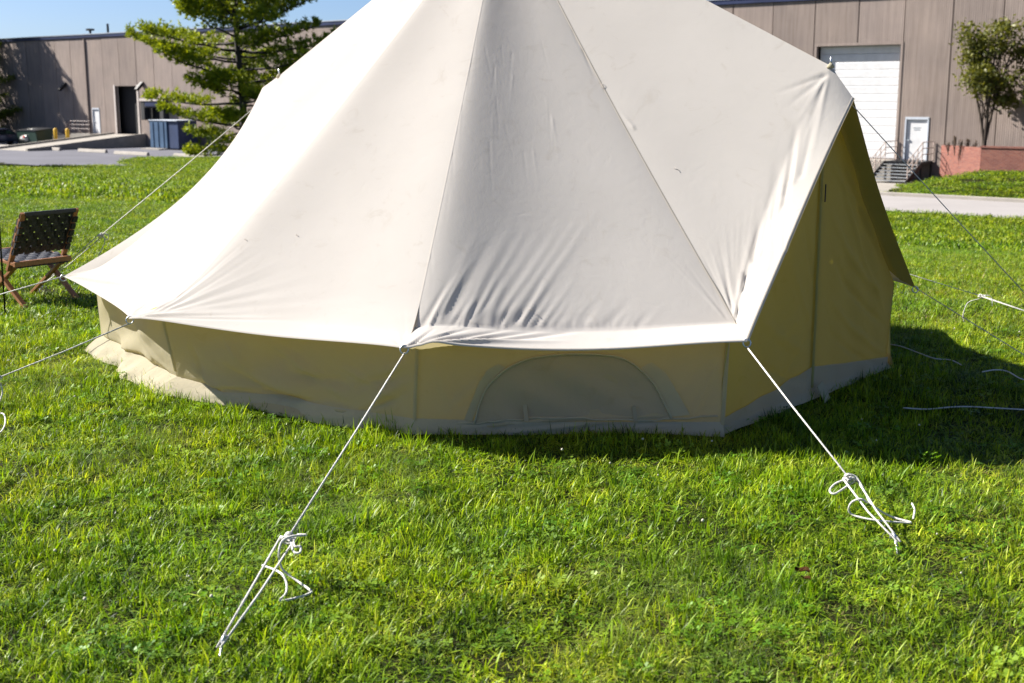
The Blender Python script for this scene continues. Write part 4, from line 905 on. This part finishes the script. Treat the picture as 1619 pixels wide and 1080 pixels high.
# left
p3 = on_z(-185, 688, 0.0); E = CN['b'][2] + np.array([0, 0, -0.03]); f3_ = frac(E, p3 + UP5, px=-4); K = lerp(E, p3 + UP5, f3_)
guy(E, p3, f3_, 'white guy rope running from the left corner out past the left photo edge', 'tent peg beyond the left photo edge',
    [[K, on_z(4, 620, 0.16), on_z(-6, 650, 0.07), on_z(6, 655, 0.06), on_z(8, 670, 0.04), on_z(0, 684, 0.04), on_z(-20, 690, 0.04)]])
p4 = on_z(-190, 528, 0.0); E = CN['a'][2]
guy(E, p4, 0.8, 'white guy rope from the far left corner crossing the chair legs', 'tent peg left of the black pole')
p5 = on_z(62, 462, 0.0); st5 = on_y(421, 155, 9.40)
f5_ = frac(st5, p5 + UP5, px=160); K5 = lerp(st5, p5 + UP5, f5_)
guy(st5, p5, f5_, 'long white guy rope from the left door peak with knotted slider above the chair side', 'tent peg beside the woven chair feet',
    [[K5, K5 + np.array([0.03, 0, -0.05]), K5 + np.array([-0.05, 0.0, -0.22]), K5 + np.array([-0.12, 0.05, -0.42])],
     [K5 + np.array([0.02, 0, 0.02]), K5 + np.array([0.06, 0, 0.0]), K5 + np.array([0.05, 0, -0.04]), K5]], double=0.035)
p6 = on_g(1775, 646); st6 = on_y(1340, 158, 7.0)
guy(st6, p6, 0.75, 'guy rope from the right door peak slanting down to the right photo edge', 'tent peg beyond the right photo edge, nearest one', r=0.0028)
p7 = np.array([3.62, 6.2, float(ground_z(3.62, 6.2))])
guy(CN['e'][2], p7, 0.8, 'guy rope from the right awning corner low over the grass', 'tent peg beyond the right photo edge behind the shadow', r=0.0028)
p8 = on_z(1705, 527, 0.0); E = CN['f'][2]; f8_ = frac(E, p8 + UP5, px=1552); K8 = lerp(E, p8 + UP5, f8_)
guy(E, p8, f8_, 'pale guy rope behind the awning with one hanging loop', 'tent peg far right in the sunny grass',
    [[K8, K8 + np.array([-0.02, 0, -0.02]), K8 + np.array([-0.10, 0, -0.05]), K8 + np.array([-0.13, 0, -0.14]), K8 + np.array([-0.12, 0.0, -0.20])], [K8, K8 + np.array([0.07, 0, 0.0]), K8 + np.array([0.09, 0, -0.08])]], r=0.003)
def loose(pts, label):
    P = catmull([on_g(a, b, 0.045 + 0.012 * math.sin(a * 0.2)) for a, b in pts], 8); o = MB().tube(P, 0.0042, 7).build('loose_rope', M['rope'], None, True)
    tag(o, label, 'rope', 'ropes lying in the tent shadow')
loose([(1400, 543), (1425, 548), (1450, 557), (1478, 567), (1502, 569), (1520, 577)], 'loose white rope lying in the shadow nearest the door wall')
loose([(1553, 588), (1572, 585), (1592, 587), (1612, 598), (1630, 603)], 'loose white rope in the shadow at the right photo edge, upper one')
loose([(1428, 645), (1465, 647), (1500, 644), (1530, 643), (1570, 645), (1640, 649)], 'long loose white rope lying straight across the middle of the shadow')

# ------------------------------------------------------------------ chair
ch = empty('woven_chair', tuple(on_z(60, 462, 0.0)), 0, 'wooden folding chair with black woven webbing standing beside the tent', 'chair')
# local frame: x = width, y = towards the sitter's front, z up
fl = lerp(on_z(44, 488, 0.0), on_z(120, 473, 0.0), 0.5)
wx = np.array([0.56, 0.83]); 
ch.location = (fl[0], fl[1], 0.0); ch.rotation_euler = (0, 0, math.atan2(wx[1], wx[0]))
CW = 0.56
# profile (y,z): rear foot at y=0; back posts lean back (towards -y) at the top and run down to the front foot
topb = (-0.06, 0.80); seat_r = (0.10, 0.36); seat_f = (0.60, 0.42); ffoot = (0.62, 0.0); rfoot = (0.0, 0.0)
backlow = (0.12, 0.40)
for x in (0.02, CW - 0.02):
    MB().bar((x - CW / 2, topb[0], topb[1]), (x - CW / 2, 0.20, 0.30), 0.028, 0.045, (1, 0, 0)).build('back_post', M['wood'], ch, bevel=0.004)
    MB().bar((x - CW / 2 + 0.03 * (1 if x < 0.2 else -1), 0.14, 0.34), (x - CW / 2 + 0.03 * (1 if x < 0.2 else -1), ffoot[0], ffoot[1]), 0.026, 0.045, (1, 0, 0)).build('front_leg', M['wood'], ch, bevel=0.004)
    MB().bar((x - CW / 2, rfoot[0], rfoot[1]), (x - CW / 2, 0.50, 0.40), 0.028, 0.045, (1, 0, 0)).build('rear_leg', M['wood'], ch, bevel=0.004)
    MB().bar((x - CW / 2, seat_r[0], seat_r[1]), (x - CW / 2, seat_f[0], seat_f[1]), 0.028, 0.04, (1, 0, 0)).build('seat_rail', M['wood'], ch, bevel=0.004)
MB().bar((-CW / 2, seat_r[0] - 0.01, seat_r[1]), (CW / 2, seat_r[0] - 0.01, seat_r[1]), 0.03, 0.045).build('rear_rail', M['wood'], ch, bevel=0.004)
MB().bar((-CW / 2, seat_f[0], seat_f[1]), (CW / 2, seat_f[0], seat_f[1]), 0.03, 0.045).build('front_rail', M['wood'], ch, bevel=0.004)
def strap(a, b, w, nrm, waves, ph, amp=0.006, th=0.003, name='strap'):
    a = np.array(a, float); b = np.array(b, float); nrm = np.array(nrm, float); nrm /= np.linalg.norm(nrm); d = b - a; sd = np.cross(d, nrm); sd /= np.linalg.norm(sd); mb = MB(); V = []; m = waves * 3 + 1
    for i in range(m):
        t = i / (m - 1); p = a + d * t + nrm * amp * math.cos(math.pi * waves * t + ph)
        V += [p - sd * w / 2 - nrm * th / 2, p + sd * w / 2 - nrm * th / 2, p + sd * w / 2 + nrm * th / 2, p - sd * w / 2 + nrm * th / 2]
    F = []
    for i in range(m - 1):
        o = i * 4
        for j in range(4): F.append((o + j, o + (j + 1) % 4, o + 4 + (j + 1) % 4, o + 4 + j))
    F += [(0, 3, 2, 1), (m * 4 - 4, m * 4 - 3, m * 4 - 2, m * 4 - 1)]
    mb.add(V, F); return mb.build(name, M['webbing'], ch)
tb = np.array([0, topb[0], topb[1]]); lb = np.array([0, 0.128, 0.435]); dirb = (lb - tb); bn = np.array([0, dirb[2], -dirb[1]]); bn = bn / np.linalg.norm(bn)
for i in range(10):
    x = -CW / 2 + 0.045 + i * (CW - 0.09) / 9; strap((x, tb[1], tb[2] - 0.005), (x, lb[1], lb[2]), 0.046, bn, 6, math.pi * (i % 2), name='back_strap')
for i in range(6):
    q = tb + dirb * (0.07 + i * 0.165); strap((-CW / 2 - 0.005, q[1], q[2]), (CW / 2 + 0.005, q[1], q[2]), 0.052, bn, 10, math.pi * ((i + 1) % 2), name='back_strap')
    for sx in (-1, 1):
        xx = sx * (CW / 2 - 0.02); MB().bar((xx - 0.022, q[1], q[2]), (xx + 0.022, q[1], q[2]), 0.052, 0.056, tuple(bn)).build('strap_wrap', M['webbing'], ch) if 0 < i else None
MB().bar((-CW / 2 + 0.03, tb[1], tb[2] - 0.012), (CW / 2 - 0.03, tb[1], tb[2] - 0.012), 0.030, 0.034).build('top_rail', M['webbing'], ch, bevel=0.004)
sr = np.array([0, seat_r[0], seat_r[1] + 0.015]); sf = np.array([0, seat_f[0], seat_f[1] + 0.015]); dn_ = sf - sr; sn = np.array([0, -dn_[2], dn_[1]])
for i in range(9):
    x = -CW / 2 + 0.05 + i * (CW - 0.10) / 8; strap((x, sr[1] - 0.02, sr[2]), (x, sf[1], sf[2]), 0.048, sn, 8, math.pi * (i % 2), name='seat_strap')
    MB().bar((x, sr[1] - 0.03, sr[2] - 0.045), (x, sr[1] + 0.02, sr[2] - 0.045), 0.048, 0.006).build('seat_strap', M['webbing'], ch)
for i in range(8):
    q = sr + dn_ * (0.08 + i * 0.12); strap((-CW / 2, q[1], q[2]), (CW / 2, q[1], q[2]), 0.05, sn, 9, math.pi * ((i + 1) % 2), name='seat_strap')
# dark pole by the chair
pb = on_z(8, 497, 0.0); ptp = on_y(-16, 150, pb[1])
o = empty('garden_stake', tuple(pb), 0, 'thin black metal stake in the grass in front of the chair', 'stake')
MB().tube([(0, 0, -0.05), tuple((ptp - pb) * 0.5 + np.array([0.004, 0, 0])), tuple(ptp - pb)], 0.008, 8).build('shaft', M['blackmetal'], o, True)
MB().tube(catmull([ptp - pb, ptp - pb + np.array([-0.02, 0, 0.08]), ptp - pb + np.array([-0.10, 0, 0.10]), ptp - pb + np.array([-0.14, 0, 0.03])], 5), 0.007, 8).build('hook', M['blackmetal'], o, True)

# ------------------------------------------------------------------ grass (nobody could count it): points carry clumps of blades
TCENT = TC
def in_tent(x, y, shrink=0.0):
    poly = [CN[k][0] for k in ord_]; c = np.array([TC[0], TC[1]]); inside = np.ones(len(x), bool)
    for i in range(9):
        a = c + (poly[i][:2] - c) * (1 - shrink); b = c + (poly[(i + 1) % 9][:2] - c) * (1 - shrink); e = b - a
        inside &= (e[0] * (y - a[1]) - e[1] * (x - a[0])) > 0
    return inside
def blades(n, rad, hmin, hmax, w, lean, cols, jitter=0.25, seg=3, curl=0.5, rng=RNG):
    r = rad * np.sqrt(rng.random(n)); a = rng.random(n) * 2 * np.pi; base = np.stack([r * np.cos(a), r * np.sin(a), np.full(n, -0.012)], 1)
    az = rng.random(n) * 2 * np.pi; h = rng.uniform(hmin, hmax, n); le = np.abs(rng.normal(lean, lean * 0.6, n)); ww = w * rng.uniform(0.6, 1.35, n)
    d = np.stack([np.cos(az), np.sin(az), np.zeros(n)], 1); tw = az + np.pi / 2 + rng.normal(0, 0.5, n); sd = np.stack([np.cos(tw), np.sin(tw), np.zeros(n)], 1)
    V = []; ts = np.linspace(0, 1, seg + 1)
    for t in ts:
        th = le * (0.35 + curl * t * 1.6); p = base + (d * (np.sin(np.minimum(th, 1.5)) * h * t)[:, None] + np.array([0, 0, 1]) * (np.cos(np.minimum(th, 1.62)) * h * t)[:, None])
        wid = ww * (1 - t ** 1.8) * 0.5 + (0.00015 if t == 1 else 0)
        V += [p - sd * wid[:, None], p + sd * wid[:, None]]
    V = np.stack(V, 1); k = V.shape[1]; F = []
    b0 = np.arange(n)[:, None] * k
    for i in range(seg): F.append(np.concatenate([b0 + 2 * i, b0 + 2 * i + 1, b0 + 2 * i + 3, b0 + 2 * i + 2], 1))
    ci = rng.integers(0, len(cols), n); c = np.array(cols)[ci] * rng.uniform(1 - jitter, 1 + jitter, (n, 1))
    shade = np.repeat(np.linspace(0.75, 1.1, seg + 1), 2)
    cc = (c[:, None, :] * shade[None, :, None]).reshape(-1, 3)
    return V.reshape(-1, 3), np.concatenate(F), cc
def clover(n, rad, hmax, size, col, rng=RNG):
    r = rad * np.sqrt(rng.random(n)); a = rng.random(n) * 2 * np.pi; h = rng.uniform(0.4, 1, n) * hmax; c = np.stack([r * np.cos(a), r * np.sin(a), h], 1)
    V, F, C = [], [], []
    for i in range(n):
        tilt = rng.normal(0, 0.35, 2); a0 = rng.random() * 6.3; s = size * rng.uniform(0.7, 1.3); cl = np.array(col) * rng.uniform(0.7, 1.3)
        for k in range(3):
            ang = a0 + k * 2.09; dr = np.array([math.cos(ang), math.sin(ang), 0]); sd = np.array([-dr[1], dr[0], 0]); b = len(V)
            for p in (0 * dr, dr * s * 0.7 + sd * s * 0.5, dr * s * 1.05, dr * s * 0.7 - sd * s * 0.5):
                p = p.copy(); p[2] = p[0] * tilt[0] + p[1] * tilt[1] + 0.15 * np.linalg.norm(p); V.append(c[i] + p); C.append(cl)
            F.append((b, b + 1, b + 2, b + 3))
    return np.array(V), np.array(F), np.array(C)
def merge(parts):
    V, F, C = [], [], []; o = 0
    for v, f, c in parts: V.append(v); F.append(f + o); C.append(c); o += len(v)
    return np.concatenate(V), np.concatenate(F), np.concatenate(C)
Gc = [(0.165, 0.265, 0.010), (0.245, 0.345, 0.014), (0.060, 0.120, 0.008), (0.320, 0.375, 0.045), (0.190, 0.290, 0.010), (0.022, 0.050, 0.006), (0.030, 0.066, 0.007)]
Dry = [(0.26, 0.22, 0.09), (0.20, 0.16, 0.06), (0.17, 0.18, 0.05)]
def clump_coll(name, specs):
    c = bpy.data.collections.new(name)
    for i, parts in enumerate(specs):
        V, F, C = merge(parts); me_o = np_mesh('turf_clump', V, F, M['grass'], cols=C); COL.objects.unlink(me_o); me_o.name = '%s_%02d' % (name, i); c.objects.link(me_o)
    return c
nearC = clump_coll('near_turf', [
    [blades(48, 0.085, 0.03, 0.085, 0.0046, 0.85, Gc, 0.35)],
    [blades(44, 0.085, 0.03, 0.075, 0.0050, 1.05, Gc, 0.35), blades(5, 0.08, 0.04, 0.08, 0.003, 1.1, Dry)],
    [blades(40, 0.08, 0.04, 0.09, 0.0056, 0.75, Gc[1:4], 0.3)],
    [blades(48, 0.09, 0.05, 0.12, 0.0024, 1.15, [(0.20, 0.26, 0.07), (0.25, 0.28, 0.10), (0.14, 0.20, 0.04)], curl=0.7)],
    [clover(22, 0.085, 0.05, 0.012, (0.10, 0.20, 0.014)), blades(28, 0.085, 0.03, 0.08, 0.0052, 0.9, Gc)],
    [clover(16, 0.085, 0.045, 0.013, (0.16, 0.25, 0.03)), blades(30, 0.085, 0.03, 0.08, 0.0048, 0.9, Gc), blades(8, 0.09, 0.03, 0.07, 0.003, 1.1, Dry)],
    [blades(50, 0.09, 0.02, 0.055, 0.0046, 1.2, Gc, 0.35)],
    [blades(26, 0.09, 0.02, 0.06, 0.004, 1.2, Gc, 0.35), blades(26, 0.09, 0.02, 0.06, 0.0034, 1.3, Dry)],
    [blades(22, 0.06, 0.05, 0.10, 0.0075, 0.7, [(0.15, 0.25, 0.012), (0.19, 0.285, 0.015)], 0.25)],
])
midC = clump_coll('mid_turf', [
    [blades(240, 0.26, 0.03, 0.085, 0.0065, 0.6, Gc)], [blades(220, 0.26, 0.03, 0.075, 0.007, 0.75, Gc), blades(26, 0.26, 0.04, 0.08, 0.005, 0.9, Dry)],
    [blades(200, 0.26, 0.03, 0.09, 0.0065, 0.6, Gc[1:4]), clover(50, 0.25, 0.05, 0.013, (0.12, 0.18, 0.03))],
    [blades(120, 0.26, 0.03, 0.08, 0.0065, 0.8, Gc[:2]), blades(110, 0.26, 0.03, 0.07, 0.006, 0.9, [(0.27, 0.25, 0.09), (0.22, 0.23, 0.06)])]])
farC = clump_coll('far_turf', [[blades(330, 0.75, 0.04, 0.10, 0.022, 0.65, Gc, seg=2)], [blades(330, 0.75, 0.04, 0.10, 0.022, 0.65, Gc[1:4], seg=2), blades(30, 0.7, 0.04, 0.09, 0.018, 0.9, Dry, seg=2)]])
def scatter_group(coll):
    ng = bpy.data.node_groups.new('scatter_' + coll.name, 'GeometryNodeTree'); ng.is_modifier = True
    ng.interface.new_socket('Geometry', in_out='INPUT', socket_type='NodeSocketGeometry'); ng.interface.new_socket('Geometry', in_out='OUTPUT', socket_type='NodeSocketGeometry')
    nd = ng.nodes; lk = ng.links; gi = nd.new('NodeGroupInput'); go = nd.new('NodeGroupOutput')
    iop = nd.new('GeometryNodeInstanceOnPoints'); ci = nd.new('GeometryNodeCollectionInfo'); ci.inputs['Collection'].default_value = coll
    ci.inputs['Separate Children'].default_value = True; ci.inputs['Reset Children'].default_value = True
    iop.inputs['Pick Instance'].default_value = True
    def attr(name, typ):
        a = nd.new('GeometryNodeInputNamedAttribute'); a.data_type = typ; a.inputs['Name'].default_value = name
        return [s for s in a.outputs if s.enabled and s.name == 'Attribute'][0]
    lk.new(gi.outputs[0], iop.inputs['Points']); lk.new(ci.outputs[0], iop.inputs['Instance'])
    lk.new(attr('pick', 'INT'), iop.inputs['Instance Index']); lk.new(attr('spin', 'FLOAT_VECTOR'), iop.inputs['Rotation']); lk.new(attr('size', 'FLOAT_VECTOR'), iop.inputs['Scale'])
    lk.new(iop.outputs[0], go.inputs[0]); return ng
def scatter(name, X, Y, coll, picks, smin, smax, hscale=None):
    n = len(X); me = bpy.data.meshes.new(name); me.vertices.add(n); me.vertices.foreach_set('co', np.stack([X, Y, ground_z(X, Y)], 1).astype(np.float32).ravel())
    a = me.attributes.new('pick', 'INT', 'POINT'); a.data.foreach_set('value', picks.astype(np.int32))
    a = me.attributes.new('spin', 'FLOAT_VECTOR', 'POINT'); a.data.foreach_set('vector', np.stack([RNG.normal(0, 0.08, n), RNG.normal(0, 0.08, n), RNG.uniform(0, 6.28, n)], 1).astype(np.float32).ravel())
    s = RNG.uniform(smin, smax, n); hs = s * (hscale if hscale is not None else 1); a = me.attributes.new('size', 'FLOAT_VECTOR', 'POINT'); a.data.foreach_set('vector', np.stack([s, s, hs], 1).astype(np.float32).ravel())
    o = bpy.data.objects.new(name, me); COL.objects.link(o); md = o.modifiers.new('scatter', 'NODES'); md.node_group = scatter_group(coll)
    return tag(o, None, None, None, 'stuff')
def field(x, y, f, ph): return np.sin(f * x + ph) * np.sin(f * 1.13 * y + 1.7 * ph) + 0.6 * np.sin(2.3 * f * x - 1.1 * f * y + ph * 2.1)
def wedge(n, y0, y1, half=0.50, pad=0.4):
    y = np.sqrt(RNG.uniform(y0 ** 2, y1 ** 2, n)); x = RNG.uniform(-1, 1, n) * (half * y + pad); return x, y
x, y = wedge(24000, 2.6, 9.8); k = ~in_tent(x, y, 0.02); x, y = x[k], y[k]
f1 = field(x, y, 1.6, 0.4); f2 = field(x, y, 3.1, 2.0)
pick = RNG.integers(0, 3, len(x)); u = RNG.random(len(x))
pick = np.where((f1 > 0.7) & (u < 0.45), 3, pick); pick = np.where(((f2 > 0.9) & (u < 0.35)) * (u < 0.12) | (u > 0.95), 4 + (u > 0.2) * (u < 0.975), pick); pick = np.where((f2 < -0.8) & (u < 0.6), 6, pick); u2 = RNG.random(len(x)); f3 = field(x, y, 1.1, 4.0) + 0.35 * x; pick = np.where((f3 > 0.9) & (u2 < 0.35), 7, pick); pick = np.where((u2 > 0.90) & (f3 < 0.9), 8, pick)
hs = 0.80 * np.clip(0.78 + 0.18 * field(x, y, 2.3, 1.1) + 0.26 * field(x, y, 8.0, 0.3) + RNG.normal(0, 0.28, len(x)), 0.22, 1.6)
dt = np.hypot(x - TC[0], y - TC[1]); hs = hs * np.where(dt < 2.75, 1.25, 1.0)
scatter('lawn_grass', x, y, nearC, pick, 0.8, 1.25, hs)['label'] = 'short sunlit lawn grass with clover around the tent'
x, y = wedge(9500, 9.6, 25.0, 0.50, 0.8); k = ~in_tent(x, y, 0.05); x, y = x[k], y[k]
scatter('lawn_grass', x, y, midC, np.where((RNG.random(len(x)) < np.clip(0.15 * (x - 1.2), 0, 0.6)), 3, RNG.integers(0, 3, len(x))), 0.8, 1.25, np.clip(0.9 + 0.2 * field(x, y, 1.7, 1.1), 0.5, 1.4))['label'] = 'lawn grass in the middle distance behind the tent'
x, y = wedge(20000, 24.0, 92.0, 0.46, 3); d = x * ND[0] + y * ND[1]; s = x * TD[0] + y * TD[1]
lotp = np.array([p[:2] for p in lot])
def in_poly(x, y, poly):
    c = np.zeros(len(x), bool); j = len(poly) - 1
    for i in range(len(poly)):
        xi, yi = poly[i]; xj, yj = poly[j]; c ^= ((yi > y) != (yj > y)) & (x < (xj - xi) * (y - yi) / (yj - yi + 1e-12) + xi); j = i
    return c
road_m = (d > 44.5) & (d < 52.6) & (s > -48.5); path_m = (d >= 52) & (s > -31.9) & (s < -21.6 - 0.23 * (d - 52.3)) 
k = ~road_m & ~in_poly(x, y, lotp) & ~path_m & (d < 60.5) & ~((d > 59.3) & (s > -24.5))
x, y = x[k], y[k]
scatter('lawn_grass', x, y, farC, RNG.integers(0, 2, len(x)), 0.8, 1.3)['label'] = 'far lawn grass sloping down towards the road and lot'
# white clover heads
V, F = [], []
x, y = wedge(75, 3.0, 9.5, 0.45, 0.2); k = ~in_tent(x, y, -0.08); x, y = x[k], y[k]; gz_ = ground_z(x, y); mb = MB()
for a, b, c in zip(x, y, gz_):
    r = random.uniform(0.004, 0.007); h = random.uniform(0.045, 0.075)
    mb.lathe([(r * 0.5, 0), (r, r * 0.6), (r * 0.9, r * 1.3), (r * 0.35, r * 1.8)], 6, (a, b, c + h))
tag(mb.build('clover_flowers', M['petals'], None, True), 'tiny white clover heads scattered through the grass', None, None, 'stuff')
# a few dry leaves
for px, py, sc, lab in ((1268, 903, 0.030, 'curled brown dry leaf on the grass right of centre in front of the tent'), (1274, 915, 0.020, 'small dark leaf scrap just below the curled brown leaf')):
    p = on_g(px, py, 0.055); P = []
    for i in range(7):
        for j in range(5): u, v = i / 6 - 0.5, j / 4 - 0.5; wv = math.cos(u * 2.9) * v; P.append((u * sc * 2, wv * sc, sc * (0.5 * v * v * 3 + 0.35 * math.sin(u * 5))))
    o = np_mesh('dry_leaf', np.array(P), grid_faces(7, 5), M['dryleaf'], None, True); o.location = tuple(p); o.rotation_euler = (0.3, 0.2, -0.9 + sc * 8)
    tag(o, lab, 'leaf')
